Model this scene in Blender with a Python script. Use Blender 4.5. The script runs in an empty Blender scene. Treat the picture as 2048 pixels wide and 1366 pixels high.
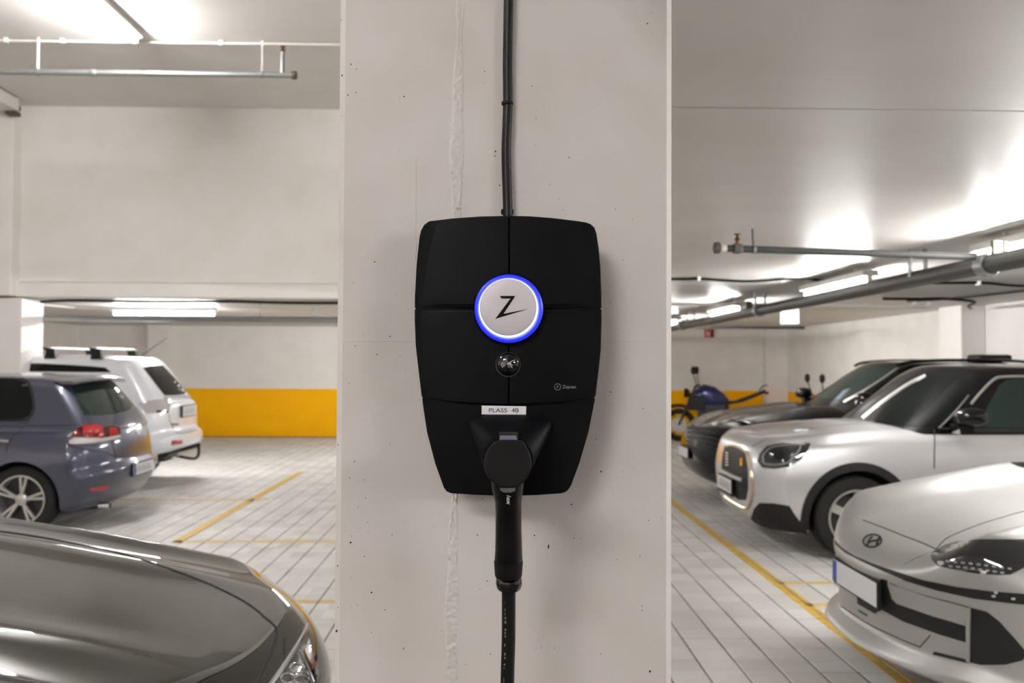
import bpy, bmesh, math, random
import numpy as np
from mathutils import Vector, Matrix
from mathutils.bvhtree import BVHTree
from mathutils.geometry import delaunay_2d_cdt
random.seed(4)
SC = bpy.context.scene
COL = SC.collection
PI = math.pi
# ------------------------------------------------------------------ camera
FPX, CH = 1825.0, 1.6
_v = Vector((985 - 1024, -(728 - 683), -FPX)).normalized()
_r = math.radians(.32)
_z = Vector((math.sin(_r), math.cos(_r), 0)); _z = (_z - _z.dot(_v) * _v).normalized()
_x = _v.cross(_z)
MC = Matrix(((_x.x, _v.x, _z.x), (_x.y, _v.y, _z.y), (_x.z, _v.z, _z.z)))   # world -> camera
RC = MC.transposed()
cam = bpy.data.cameras.new('camera'); camo = bpy.data.objects.new('camera', cam); COL.objects.link(camo)
camo.matrix_world = Matrix.Translation((0, 0, CH)) @ RC.to_4x4()
cam.sensor_width = 36; cam.lens = FPX / 2048 * 36; cam.clip_start = .02; cam.clip_end = 80
cam.dof.use_dof = True; cam.dof.focus_distance = 1.33; cam.dof.aperture_fstop = 6.8
SC.camera = camo
CAMP = Vector((0, 0, CH))
def ray(px, py): return (RC @ Vector((px - 1024, -(py - 683), -FPX))).normalized()
def at(px, py, Y):
    d = ray(px, py); return CAMP + d * (Y / d.y)
# ------------------------------------------------------------------ world, exposure
w = bpy.data.worlds.new('world'); SC.world = w; w.use_nodes = True
w.node_tree.nodes['Background'].inputs[0].default_value = (.9, .93, 1, 1)
w.node_tree.nodes['Background'].inputs[1].default_value = .05
SC.view_settings.view_transform = 'Standard'; SC.view_settings.look = 'None'
SC.view_settings.gamma = 1; SC.view_settings.use_curve_mapping = False
SC.view_settings.exposure = 0.0
HIGH_LAMP, LOW_LAMP = 480.0, 385.0
LAMP_COL = (1.0, .982, .965)
# ------------------------------------------------------------------ materials
def lin(c): return tuple((v / 255 / 12.92 if v <= 10 else ((v / 255 + .055) / 1.055) ** 2.4) for v in c)
def mat(name, rgb, rough=.5, metal=0, coat=0, spec=.5, bump=None, var=None, coat_rough=.03, flakes=0):
    m = bpy.data.materials.new(name); m.use_nodes = True
    nt = m.node_tree; b = nt.nodes['Principled BSDF']
    b.inputs['Base Color'].default_value = (*lin(rgb), 1)
    b.inputs['Roughness'].default_value = rough; b.inputs['Metallic'].default_value = metal
    b.inputs['Coat Weight'].default_value = coat; b.inputs['Coat Roughness'].default_value = coat_rough
    b.inputs['Specular IOR Level'].default_value = spec
    geo = None
    def g():
        nonlocal geo
        if geo is None: geo = nt.nodes.new('ShaderNodeNewGeometry')
        return geo.outputs['Position']
    if bump:
        scale, strength, dist = bump
        n = nt.nodes.new('ShaderNodeTexNoise'); n.inputs['Scale'].default_value = scale; n.inputs['Detail'].default_value = 5
        nt.links.new(g(), n.inputs['Vector'])
        bp = nt.nodes.new('ShaderNodeBump'); bp.inputs['Strength'].default_value = strength; bp.inputs['Distance'].default_value = dist
        nt.links.new(n.outputs['Fac'], bp.inputs['Height']); nt.links.new(bp.outputs[0], b.inputs['Normal'])
    if var:
        scale, rgb2, lo, hi = var
        n = nt.nodes.new('ShaderNodeTexNoise'); n.inputs['Scale'].default_value = scale; n.inputs['Detail'].default_value = 6
        nt.links.new(g(), n.inputs['Vector'])
        r = nt.nodes.new('ShaderNodeMapRange'); r.inputs[1].default_value = lo; r.inputs[2].default_value = hi
        nt.links.new(n.outputs['Fac'], r.inputs[0])
        mx = nt.nodes.new('ShaderNodeMix'); mx.data_type = 'RGBA'
        mx.inputs[6].default_value = (*lin(rgb), 1); mx.inputs[7].default_value = (*lin(rgb2), 1)
        nt.links.new(r.outputs[0], mx.inputs[0]); nt.links.new(mx.outputs[2], b.inputs['Base Color'])
    return m
def emis(name, rgb, strength, base=(200, 200, 200)):
    m = mat(name, base, .4); b = m.node_tree.nodes['Principled BSDF']
    b.inputs['Emission Color'].default_value = (*rgb, 1); b.inputs['Emission Strength'].default_value = strength
    return m
M = {}
M['column'] = mat('column_paint', (189, 184, 181), .62, spec=.3, bump=(220, .25, .0006), var=(7, (182, 176, 172), .35, .7))
M['wall'] = mat('wall_paint', (234, 231, 227), .6, spec=.3, bump=(40, .15, .002), var=(2.2, (228, 223, 217), .35, .7))
M['ceiling'] = mat('ceiling_gloss_paint', (200, 198, 194), .42, spec=.35, bump=(3.5, .12, .01), var=(1.6, (193, 189, 184), .35, .7))
M['ceiling_high'] = mat('high_ceiling_paint', (230, 227, 223), .6, spec=.3, var=(1.2, (222, 217, 212), .35, .7))
M['yellow'] = mat('yellow_wall_paint', (255, 190, 0), .6, spec=.15, var=(3, (254, 180, 0), .35, .7))
M['joint'] = mat('joint_dark', (78, 70, 62), .9)
M['galv'] = mat('galvanised_pipe', (150, 153, 152), .35, metal=.7, bump=(30, .1, .001))
M['white_pipe'] = mat('white_pipe', (215, 212, 206), .4)
M['grey_pipe'] = mat('grey_pipe', (66, 68, 67), .45, spec=.3)
M['brass'] = mat('brass', (128, 96, 60), .35, metal=.8)
M['cast'] = mat('cast_iron', (92, 84, 74), .6, metal=.3)
M['black_cable'] = mat('black_cable', (8, 8, 9), .42, spec=.2)
M['white_plastic'] = mat('white_plastic', (228, 226, 222), .35)
M['black_plastic'] = mat('black_plastic', (7, 8, 10), .48, spec=.06, bump=(1500, .25, .0004))
M['black_plastic2'] = mat('plug_plastic', (15, 13, 15), .6, spec=.12, bump=(900, .2, .0004))
M['black_gloss'] = mat('black_gloss', (10, 10, 12), .08, spec=.6)
M['dark'] = mat('dark_void', (9, 9, 9), .8)
M['tube'] = emis('lit_tube', LAMP_COL, HIGH_LAMP)
M['tube_low'] = emis('lit_tube_low', LAMP_COL, LOW_LAMP)
# ------------------------------------------------------------------ helpers
def tag(o, label=None, cat=None, group=None, kind=None):
    if label: o['label'] = label
    if cat: o['category'] = cat
    if group: o['group'] = group
    if kind: o['kind'] = kind
    return o
def thing(name, label, cat, loc=(0, 0, 0), group=None):
    o = bpy.data.objects.new(name, None); COL.objects.link(o); o.location = loc; o.empty_display_size = .1
    return tag(o, label, cat, group)
def link(name, me, parent=None, mats=None):
    o = bpy.data.objects.new(name, me); COL.objects.link(o)
    if mats is not None and len(me.materials) == 0:
        for m in (mats if isinstance(mats, (list, tuple)) else [mats]): me.materials.append(m)
    if parent is not None:
        o.parent = parent; o.matrix_parent_inverse = PINV(parent)
    return o
def PINV(p):
    mw = Matrix.Translation(p.location) if p.parent is None else PWORLD(p)
    return mw.inverted()
def PWORLD(p):
    m = p.matrix_basis
    if p.parent is not None: m = PWORLD(p.parent) @ p.matrix_parent_inverse @ m
    return m
def mesh_from(name, verts, faces, smooth=False, angle=None):
    me = bpy.data.meshes.new(name); me.from_pydata([tuple(v) for v in verts], [], faces); me.update()
    bm = bmesh.new(); bm.from_mesh(me); bmesh.ops.recalc_face_normals(bm, faces=bm.faces); bm.to_mesh(me); bm.free()
    if smooth:
        me.shade_smooth()
        me.set_sharp_from_angle(angle=math.radians(angle or 40))
    return me
def obj(name, verts, faces, m, parent=None, smooth=False, angle=None):
    return link(name, mesh_from(name, verts, faces, smooth, angle), parent, m)
class MB:
    """collects shapes into one mesh"""
    def __init__(s): s.v = []; s.f = []
    def add(s, v, f):
        n = len(s.v); s.v += [Vector(p) for p in v]; s.f += [tuple(i + n for i in q) for q in f]; return s
    def box(s, x0, x1, y0, y1, z0, z1, bev=0):
        if bev <= 0:
            v = [(x, y, z) for x in (x0, x1) for y in (y0, y1) for z in (z0, z1)]
            return s.add(v, [(0, 1, 3, 2), (4, 6, 7, 5), (0, 4, 5, 1), (2, 3, 7, 6), (0, 2, 6, 4), (1, 5, 7, 3)])
        bm = bmesh.new(); bmesh.ops.create_cube(bm, size=1)
        for q in bm.verts: q.co = Vector(((x0 + x1) / 2 + q.co.x * (x1 - x0), (y0 + y1) / 2 + q.co.y * (y1 - y0), (z0 + z1) / 2 + q.co.z * (z1 - z0)))
        bmesh.ops.bevel(bm, geom=bm.edges[:], offset=bev, segments=2, affect='EDGES', profile=.5)
        bm.verts.index_update()
        s.add([q.co.copy() for q in bm.verts], [tuple(q.index for q in f.verts) for f in bm.faces]); bm.free(); return s
    def tube(s, pts, r, n=10, cap=True):
        pts = [Vector(p) for p in pts]; rs = r if isinstance(r, (list, tuple)) else [r] * len(pts)
        base = len(s.v); up = None; rings = []
        for i, p in enumerate(pts):
            t = (pts[min(i + 1, len(pts) - 1)] - pts[max(i - 1, 0)]).normalized()
            if up is None: up = Vector((0, 0, 1)) if abs(t.z) < .9 else Vector((1, 0, 0))
            a = t.cross(up)
            if a.length < 1e-4: up = Vector((0, 1, 0)); a = t.cross(up)
            a.normalize(); b = a.cross(t).normalized(); up = b
            ring = []
            for k in range(n):
                th = 2 * PI * k / n; s.v.append(p + (a * math.cos(th) + b * math.sin(th)) * rs[i]); ring.append(len(s.v) - 1)
            rings.append(ring)
        for i in range(len(rings) - 1):
            for k in range(n): s.f.append((rings[i][k], rings[i][(k + 1) % n], rings[i + 1][(k + 1) % n], rings[i + 1][k]))
        if cap: s.f.append(tuple(rings[0][::-1])); s.f.append(tuple(rings[-1]))
        return s
    def lathe(s, prof, center, axis, n=32, close=True):
        """prof: list of (radius, distance along axis)"""
        c = Vector(center); ax = Vector(axis).normalized(); a = ax.orthogonal().normalized(); b = ax.cross(a)
        rings = []
        for r, h in prof:
            ring = []
            for k in range(n):
                th = 2 * PI * k / n; s.v.append(c + ax * h + (a * math.cos(th) + b * math.sin(th)) * max(r, 1e-5)); ring.append(len(s.v) - 1)
            rings.append(ring)
        for i in range(len(rings) - 1):
            for k in range(n): s.f.append((rings[i][k], rings[i][(k + 1) % n], rings[i + 1][(k + 1) % n], rings[i + 1][k]))
        if close: s.f.append(tuple(rings[0][::-1])); s.f.append(tuple(rings[-1]))
        return s
    def prism(s, poly, off):
        """poly: planar 3D points; extruded by vector off"""
        n = len(poly); off = Vector(off); poly = [Vector(p) for p in poly]
        return s.add(poly + [p + off for p in poly], [tuple(range(n)), tuple(range(2 * n - 1, n - 1, -1))] + [(i, (i + 1) % n, n + (i + 1) % n, n + i) for i in range(n)])
    def each(s, name, m, parent=None, smooth=False, angle=None):
        """every loose piece becomes an object of its own"""
        root = list(range(len(s.v)))
        def find(i):
            while root[i] != i: root[i] = root[root[i]]; i = root[i]
            return i
        for f in s.f:
            for q in f[1:]: root[find(q)] = find(f[0])
        grp = {}
        for f in s.f: grp.setdefault(find(f[0]), []).append(f)
        out = []
        for fs in grp.values():
            ids = sorted({i for f in fs for i in f}); mp = {i: k for k, i in enumerate(ids)}
            out.append(obj(name, [s.v[i] for i in ids], [tuple(mp[i] for i in f) for f in fs], m, parent, smooth, angle))
        return out
    def build(s, name, m, parent=None, smooth=False, angle=None): return obj(name, s.v, s.f, m, parent, smooth, angle)
def smooth_curve(pts, sub=6):
    pts = [Vector(p) for p in pts]; out = []
    for i in range(len(pts) - 1):
        p0 = pts[max(i - 1, 0)]; p1 = pts[i]; p2 = pts[i + 1]; p3 = pts[min(i + 2, len(pts) - 1)]
        for k in range(sub):
            t = k / sub
            out.append(.5 * ((2 * p1) + (p2 - p0) * t + (2 * p0 - 5 * p1 + 4 * p2 - p3) * t * t + (3 * p1 - 3 * p2 + p3 - p0) * t ** 3))
    out.append(pts[-1]); return out
def text_mesh(body, size, bold=0, shear=0, depth=.0004, spacing=1.0):
    cu = bpy.data.curves.new('text', 'FONT'); cu.body = body; cu.size = size; cu.extrude = depth; cu.offset = bold; cu.shear = shear
    cu.align_x = 'CENTER'; cu.align_y = 'CENTER'; cu.resolution_u = 3; cu.space_character = spacing
    o = bpy.data.objects.new('text', cu); COL.objects.link(o)
    dg = bpy.context.evaluated_depsgraph_get(); me = bpy.data.meshes.new_from_object(o.evaluated_get(dg))
    bpy.data.objects.remove(o); bpy.data.curves.remove(cu); me.materials.clear(); return me
# ------------------------------------------------------------------ the setting
ZL, ZH, YB, XR, YBEAM = 2.4, 4.78, 20.0, 6.42, 11.4
def struct(name, mb, m, parent=None, label=None):
    o = mb.build(name, m, parent)
    if parent is None: o['kind'] = 'structure'
    if label: o['label'] = label
    return o
ceil = struct('ceiling', MB().box(0, XR + .3, -8.3, YB + .3, ZL + .03, ZL + .2), M['joint'])
for y0, y1 in ((-8, -2.9), (-2.885, 2.798), (2.812, 8.9), (8.912, 14.9), (14.912, YB)):
    struct('ceiling_slab', MB().box(0, XR, y0, y1, ZL, ZL + .05), M['ceiling'], ceil)
struct('ceiling', MB().box(-9, 0, YBEAM + .2, YB, ZL, ZL + .2), M['ceiling'])
struct('ceiling', MB().box(-9.2, .2, -8.2, YBEAM + .1, ZH, ZH + .2), M['ceiling_high'])
struct('trim_1', MB().box(-9, .0, YBEAM, YBEAM + .25, ZL + .19, ZH).box(-9, .0, YBEAM - .06, YBEAM + .25, ZL, ZL + .18, .008), M['wall'])
struct('trim_2', MB().box(0, .2, -8, YBEAM + .2, ZL + .2, ZH), M['wall'])
yb = 1.04
struct('wall_back', MB().box(-9, XR + .2, YB, YB + .2, 0, ZL + .02), M['wall'])
struct('trim_3', MB().box(-9, 6.05, YB - .006, YB, .0, yb), M['yellow'], label='yellow painted band along the foot of the far wall')
struct('wall_right', MB().box(XR, XR + .2, -8, YB, 0, ZL + .02), M['wall'])
struct('trim_4', MB().box(XR - .006, XR, 12.5, YB, 0, yb), M['yellow'], label='yellow painted band on the right side wall')
struct('wall_left', MB().box(-9.2, -9, -8, YB, 0, ZH), M['wall'])
struct('wall_front', MB().box(-9, XR, -8.2, -8, 0, ZH), M['wall'])
struct('pilaster', MB().box(-7.42, -6.95, YB - .25, YB, 0, ZL, .01), M['wall'])
struct('pilaster', MB().box(5.95, XR, YB - .3, YB, 0, ZL, .01), M['wall'])
struct('pilaster', MB().box(6.1, XR, 11.75, 12.35, 0, ZL, .012), M['wall'])
struct('concrete_column', MB().box(-6.4, -5.86, YBEAM - .2, YBEAM + .3, ZL, ZH, .012).box(-6.4, -5.75, YBEAM - .15, YBEAM + .4, 0, ZL - .02, .012), M['wall'])
# floor: dark bed with paver tiles on it
flo = struct('floor', MB().box(-9, XR, -8, YB, -.15, -.004), M['joint'])
def paver_material():
    m = mat('paver', (176, 170, 162), .62, spec=.35); nt = m.node_tree; b = nt.nodes['Principled BSDF']
    g = nt.nodes.new('ShaderNodeNewGeometry')
    sn = nt.nodes.new('ShaderNodeVectorMath'); sn.operation = 'MULTIPLY'; sn.inputs[1].default_value = (5, 5, 0)
    ad = nt.nodes.new('ShaderNodeVectorMath'); ad.operation = 'ADD'; ad.inputs[1].default_value = (.35, .05, 0)
    fl = nt.nodes.new('ShaderNodeVectorMath'); fl.operation = 'FLOOR'
    wn = nt.nodes.new('ShaderNodeTexWhiteNoise'); wn.noise_dimensions = '2D'
    nt.links.new(g.outputs['Position'], sn.inputs[0]); nt.links.new(sn.outputs[0], ad.inputs[0]); nt.links.new(ad.outputs[0], fl.inputs[0]); nt.links.new(fl.outputs[0], wn.inputs['Vector'])
    n1 = nt.nodes.new('ShaderNodeTexNoise'); n1.inputs['Scale'].default_value = 1.3; n1.inputs['Detail'].default_value = 6
    n2 = nt.nodes.new('ShaderNodeTexNoise'); n2.inputs['Scale'].default_value = 60; n2.inputs['Detail'].default_value = 4
    for n in (n1, n2): nt.links.new(g.outputs['Position'], n.inputs['Vector'])
    def math_(op, a, bb):
        q = nt.nodes.new('ShaderNodeMath'); q.operation = op
        for i, v in enumerate((a, bb)):
            if isinstance(v, (int, float)): q.inputs[i].default_value = v
            else: nt.links.new(v, q.inputs[i])
        return q.outputs[0]
    f = math_('ADD', math_('MULTIPLY', wn.outputs['Value'], .3), math_('ADD', math_('MULTIPLY', n1.outputs['Fac'], .7), math_('MULTIPLY', n2.outputs['Fac'], .25)))
    cr = nt.nodes.new('ShaderNodeValToRGB'); cr.color_ramp.elements[0].position = .3; cr.color_ramp.elements[1].position = .95
    cr.color_ramp.elements[0].color = (*lin((182, 179, 174)), 1); cr.color_ramp.elements[1].color = (*lin((218, 216, 213)), 1)
    nt.links.new(f, cr.inputs[0]); nt.links.new(cr.outputs[0], b.inputs['Base Color'])
    bp = nt.nodes.new('ShaderNodeBump'); bp.inputs['Strength'].default_value = .3; bp.inputs['Distance'].default_value = .002
    nt.links.new(n2.outputs['Fac'], bp.inputs['Height']); nt.links.new(bp.outputs[0], b.inputs['Normal'])
    return m
M['paver'] = paver_material()
xs = [.12 + .2 * k for k in range(-0, 32)]; xl = [.04 - .2 * k for k in range(1, 46)][::-1]
XE = [v for v in xl if v > -9] + [.04] + [v for v in xs if v < XR] ; XE = sorted(set(round(v, 4) for v in XE))
YE = [1.57 + .2 * k for k in range(0, 92)]
def in_view(x, y):
    d = MC @ (Vector((x, y, 0)) - CAMP)
    px = 1024 + FPX * d.x / -d.z; py = 683 - FPX * d.y / -d.z
    if not (-40 < px < 2090 and py < 1390): return False
    return not (700 < px < 1310)
CARBOX = [(1.75, 6.6, 3.5, 5.3), (2.2, 6.6, 7.5, 9.2), (2.3, 6.6, 10.1, 11.9), (-9, -3.7, 8.6, 10.3), (-9, -3.9, 11.3, 13.1), (-6, -.6, 1.8, 3.6)]
near, far = [], []
g_ = .004
for i in range(len(XE) - 1):
    for j in range(len(YE) - 1):
        x0, x1, y0, y1 = XE[i], XE[i + 1], YE[j], YE[j + 1]; cx, cy = (x0 + x1) / 2, (y0 + y1) / 2
        hid = any(a < cx < b and c < cy < d for a, b, c, d in CARBOX)
        (near if (in_view(cx, cy) and not hid and x1 - x0 > .15) else far).append((cy, x0, x1, y0, y1))
near.sort(); far += near[300:]; near = near[:300]
def tile_geo(x0, x1, y0, y1, z):
    e = .006
    v = [(x0, y0, -.006), (x1, y0, -.006), (x1, y1, -.006), (x0, y1, -.006), (x0, y0, z - .004), (x1, y0, z - .004), (x1, y1, z - .004), (x0, y1, z - .004),
         (x0 + e, y0 + e, z), (x1 - e, y0 + e, z), (x1 - e, y1 - e, z), (x0 + e, y1 - e, z)]
    f = [(0, 1, 5, 4), (1, 2, 6, 5), (2, 3, 7, 6), (3, 0, 4, 7), (4, 5, 9, 8), (5, 6, 10, 9), (6, 7, 11, 10), (7, 4, 8, 11), (8, 9, 10, 11)]
    return v, f
shared = {}
for _, x0, x1, y0, y1 in near:
    k = round(x1 - x0, 3)
    if k not in shared:
        h = (x1 - x0) / 2; v, f = tile_geo(-h + g_, h - g_, -.1 + g_ * .75, .1 - g_ * .75, 0); shared[k] = mesh_from('paver_tile', v, f); shared[k].materials.append(M['paver'])
    o = bpy.data.objects.new('paver_tile', shared[k]); COL.objects.link(o); o.location = ((x0 + x1) / 2, (y0 + y1) / 2, random.uniform(-.0012, .0008)); o.parent = flo
far_mb = MB()
for _, x0, x1, y0, y1 in far:
    v, f = tile_geo(x0 + g_, x1 - g_, y0 + g_ * .75, y1 - g_ * .75, random.uniform(-.0012, .0008)); far_mb.add(v, f)
me = bpy.data.meshes.new('paver_tiles'); me.from_pydata([tuple(v) for v in far_mb.v], [], far_mb.f); me.materials.append(M['paver'])
o = bpy.data.objects.new('paving_tiles', me); COL.objects.link(o); o.parent = flo; o['kind'] = 'stuff'
# worn yellow paint on the tiles
def paint_material(worn):
    m = mat('yellow_line_paint' + ('_worn' if worn else ''), (214, 172, 52), .6, var=(9 if worn else 14, (186, 172, 140) if worn else (196, 160, 70), .42, .62))
    return m
M['line'] = paint_material(False); M['line_worn'] = paint_material(True)
def line(x0, x1, y0, y1, m, label):
    mb = MB()
    for i in range(len(XE) - 1):
        a, b = max(x0, XE[i] + g_ + .003), min(x1, XE[i + 1] - g_ - .003)
        if b - a < .003: continue
        for j in range(len(YE) - 1):
            c, d = max(y0, YE[j] + .006), min(y1, YE[j + 1] - .006)
            if d - c < .003: continue
            j1 = lambda: random.uniform(-.003, .003)
            e = min(.012, (b - a) / 4)
            mb.add([(a + j1(), c, .0005), (b + j1(), c, .0005), (b + j1(), d, .0005), (a + j1(), d, .0005), (a, c, .0016), (b, c, .0016), (b, d, .0016), (a, d, .0016)],
                   [(0, 1, 5, 4), (1, 2, 6, 5), (2, 3, 7, 6), (3, 0, 4, 7), (4, 5, 6, 7)])
    return tag(mb.build('parking_line', m), label, 'marking')
line(2.06, 2.15, 1.6, 14.0, M['line'], 'long yellow bay line on the pavers beside the right row of cars')
line(-2.85, -2.76, 8.2, 13.5, M['line'], 'long yellow line on the pavers beside the grey hatchback')
line(-2.84, -.2, 8.22, 8.30, M['line_worn'], 'cross line meeting the near end of the long left yellow line')
line(-2.84, -.2, 6.15, 6.23, M['line_worn'], 'cross line running behind the nose of the dark car')
line(-6.5, -2.6, 10.7, 10.8, M['line_worn'], 'faded cross line behind the grey hatchback')
line(2.1, 6.2, 6.68, 6.75, M['line_worn'], 'yellow cross line just before the silver crossover')
line(2.1, 6.2, 6.07, 6.14, M['line_worn'], 'yellow cross line just behind the pale matte sedan')
# ------------------------------------------------------------------ lamps
def lamp(label, x, y, z, along='y', L=1.5, m=None, zc=None, group=None):
    t = thing('tube_lamp', label, 'lamp', (x, y, z), group)
    m = m or M['tube_low']
    h = MB(); tu = MB(); e = MB()
    if along == 'y':
        h.box(x - .065, x + .065, y - L / 2, y + L / 2, z + .035, z + .085, .008); tu.tube([(x, y - L / 2 + .03, z), (x, y + L / 2 - .03, z)], .018, 10)
        for s in (-1, 1): e.box(x - .02, x + .02, y + s * (L / 2 - .02) - .012, y + s * (L / 2 - .02) + .012, z - .02, z + .04)
        for s in (-1, 1): e.box(x - .012, x + .012, y + s * L * .3 - .012, y + s * L * .3 + .012, z + .08, (zc or ZL))
    else:
        h.box(x - L / 2, x + L / 2, y - .065, y + .065, z + .035, z + .085, .008); tu.tube([(x - L / 2 + .03, y, z), (x + L / 2 - .03, y, z)], .018, 10)
        for s in (-1, 1): e.box(x + s * (L / 2 - .02) - .012, x + s * (L / 2 - .02) + .012, y - .02, y + .02, z - .02, z + .04)
        for s in (-1, 1): e.box(x + s * L * .3 - .012, x + s * L * .3 + .012, y - .012, y + .012, z + .08, (zc or ZL))
    h.build('housing', M['white_plastic'], t); tu.build('tube', m, t, True); e.each('bracket', M['white_plastic'], t)
    return t
for k, y in enumerate((8.0, 1.25)):
    lamp(['lit tube lamp on the high ceiling above the left bays', 'tube lamp on the high ceiling to the left of the concrete column', 'tube lamp on the high ceiling above the camera'][k], -3.45, y, 4.69, 'y', 1.6, M['tube'], ZH)
for x in (-3.6, -3.15, -2.7, -2.25, -1.8):  # main light from upper left; extra tubes added to brighten the column front
    lamp({-3.6: 'outermost left', -3.15: 'second', -2.7: 'middle', -2.25: 'fourth', -1.8: 'outermost right'}[x] + ' of five unseen tube lamps added side by side behind the camera', x, -4.9, 4.69, 'y', 1.6, M['tube'], ZH, 'unseen tube lamps added behind the camera')
lamp('lit tube lamp over the bonnet of the silver crossover', 2.97, 7.85, 2.27)
lamp('lit tube lamp over the pale matte sedan, at the right edge', 3.02, 4.85, 2.27)
lamp('tube lamp beside the concrete column on the right', 3.02, 1.6, 2.27)
lamp('tube lamp behind the camera over the right bays', 3.02, -2.4, 2.27)
lamp('lit tube lamp before the far end of the right row', 2.95, 11.5, 2.28)
lamp('farthest lit tube lamp, right beside the column edge', 2.95, 15.2, 2.28)
lamp('lit tube lamp under the low ceiling behind the left beam', -4.75, 13.3, 2.30, 'x')
lamp('unseen tube lamp added near the far wall behind the column', -1.0, 16.0, 2.30, 'x')  # added out of sight to give the left back wall extra light
# ------------------------------------------------------------------ sprinkler pipes, conduits, cables
def pipe(name, label, cat, pts, r, m, n=12):
    return tag(MB().tube(pts, r, n).build(name, m, None, True), label, cat)
t = thing('sprinkler_pipe', 'silver sprinkler pipe hung below the high ceiling on the left', 'pipe', (-1.96, 8.95, 4.43))
MB().tube([(-6.9, 8.95, 4.43), (-1.98, 8.95, 4.43)], .028, 14).build('pipe', M['galv'], t, True)
MB().lathe([(.036, 0), (.042, .01), (.042, .04), (.036, .05)], (-1.99, 8.95, 4.43), (1, 0, 0), 14).build('end_cap', M['cast'], t, True, 30)
MB().lathe([(.034, -.03), (.036, -.025), (.036, .025), (.034, .03)], (-3.92, 8.95, 4.43), (1, 0, 0), 14).build('coupling', M['galv'], t, True, 30)
MB().tube([(-2.08, 8.95, 4.44), (-2.08, 8.95, 4.66)], .02, 10).build('riser', M['galv'], t, True)
MB().lathe([(.02, 0), (.028, .01), (.012, .04), (.03, .05), (.03, .055)], (-2.08, 8.95, 4.66), (0, 0, 1), 10).build('sprinkler_head', M['brass'], t, True, 30)
for x in (-4.46, -2.28):
    MB().tube([(x, 8.95, 4.46), (x, 8.95, 4.77)], .012 if x < -3 else .006, 8).build('hanger', M['white_pipe'], t, True)
    MB().lathe([(.034, -.01), (.034, .01)], (x, 8.95, 4.43), (1, 0, 0), 14).build('clamp', M['galv'], t, True, 30)
t = thing('ceiling_conduit', 'thin white conduit running across the high ceiling', 'conduit', (-3, 8.95, 4.75))
MB().tube([(-6.9, 9.0, 4.755), (-.4, 9.0, 4.755)], .011, 8).build('pipe', M['white_pipe'], t, True)
for x in (-4.8, -4.25, -2.7): MB().box(x - .02, x + .02, 8.985, 9.015, 4.735, 4.78).build('clip', M['white_pipe'], t)
t = thing('wiring_duct', 'white boxed cable trunk at the upper left below the high ceiling', 'trunking', (-5.95, 10, 4.6))
MB().box(-6.0, -5.72, 7.2, 11.05, 4.62, 4.765, .006).build('trunk', M['white_pipe'], t)
MB().box(-5.95, -5.74, 11.06, 11.14, 4.64, 4.70, .01).box(-5.9, -5.76, 11.06, 11.18, 4.58, 4.63, .01).each('bracket', M['cast'], t)
# left low zone
t = thing('sprinkler_pipe', 'galvanised pipe crossing below the lit lamp behind the left beam', 'pipe', (-3, 12, 2.2))
MB().tube([(-6.28, 12.1, 2.17), (0, 12.1, 2.17)], .04, 14).build('pipe', M['galv'], t, True)
MB().lathe([(.05, 0), (.055, .01), (.055, .05), (.05, .06)], (-6.3, 12.1, 2.17), (1, 0, 0), 14).build('end_cap', M['cast'], t, True, 30)
MB().tube([(-3.07, 12.1, 2.2), (-3.07, 12.1, 2.4)], .006, 8).build('hanger', M['galv'], t)
MB().tube([(-2.5, 12.9, 2.36), (-2.5, 12.7, 2.3), (-2.05, 12.15, 2.2)], .02, 8).build('branch', M['white_pipe'], t, True)
tag(MB().tube(smooth_curve([(-6.2, 11.9, 2.33), (-5.9, 11.75, 2.35), (-5.4, 11.7, 2.378), (-4.3, 11.68, 2.37), (-3.4, 11.66, 2.379), (-2.6, 11.66, 2.365), (-1.6, 11.66, 2.37), (-.2, 11.66, 2.375)]), .018, 8).build('cable', M['black_cable'], None, True), 'black cable clipped along the foot of the left beam', 'cable')
tag(MB().tube([(-6.3, 12.2, 2.38), (-6.0, 13.2, 2.38), (-5.55, 13.3, 2.38)], .014, 8).build('conduit', M['white_pipe'], None, True), 'white conduit leading to the lamp behind the left beam', 'conduit')
# right zone
t = thing('sprinkler_pipe', 'grey sprinkler pipe with capped end nearest on the right ceiling', 'pipe', (1.3, 5.3, 2.27))
MB().tube([(1.36, 5.3, 2.283), (2.835, 5.3, 2.245)], .021, 14).build('pipe', M['grey_pipe'], t, True)
MB().lathe([(.026, 0), (.034, .006), (.034, .034), (.026, .04)], (1.29, 5.3, 2.286), (1, 0, 0), 12).build('end_cap', M['cast'], t, True, 30)
MB().lathe([(.024, 0), (.024, .03)], (1.335, 5.3, 2.285), (1, 0, 0), 12).build('collar', M['white_pipe'], t, True, 30)
MB().box(1.405, 1.455, 5.27, 5.33, 2.255, 2.31, .006).build('tee', M['cast'], t)
MB().lathe([(.015, 0), (.012, .03), (.02, .035), (.01, .05), (.008, .06), (.022, .066), (.022, .07)], (1.43, 5.3, 2.30), (0, 0, 1), 10).build('sprinkler_head', M['brass'], t, True, 30)
MB().tube([(1.525, 5.3, 2.29), (1.52, 5.3, 2.4)], .0055, 8).build('hanger', M['grey_pipe'], t)
MB().lathe([(.026, -.008), (.026, .008)], (1.53, 5.3, 2.279), (1, 0, 0), 12).build('clamp', M['galv'], t, True, 30)
t = thing('main_pipe', 'thick grey main sprinkler pipe running away under the right ceiling', 'pipe', (2.93, 5, 2.2))
MB().tube([(2.9, 2.2, 2.2), (2.92, 8, 2.2), (2.92, 19.2, 2.2)], .056, 16).build('pipe', M['grey_pipe'], t, True)
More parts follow.
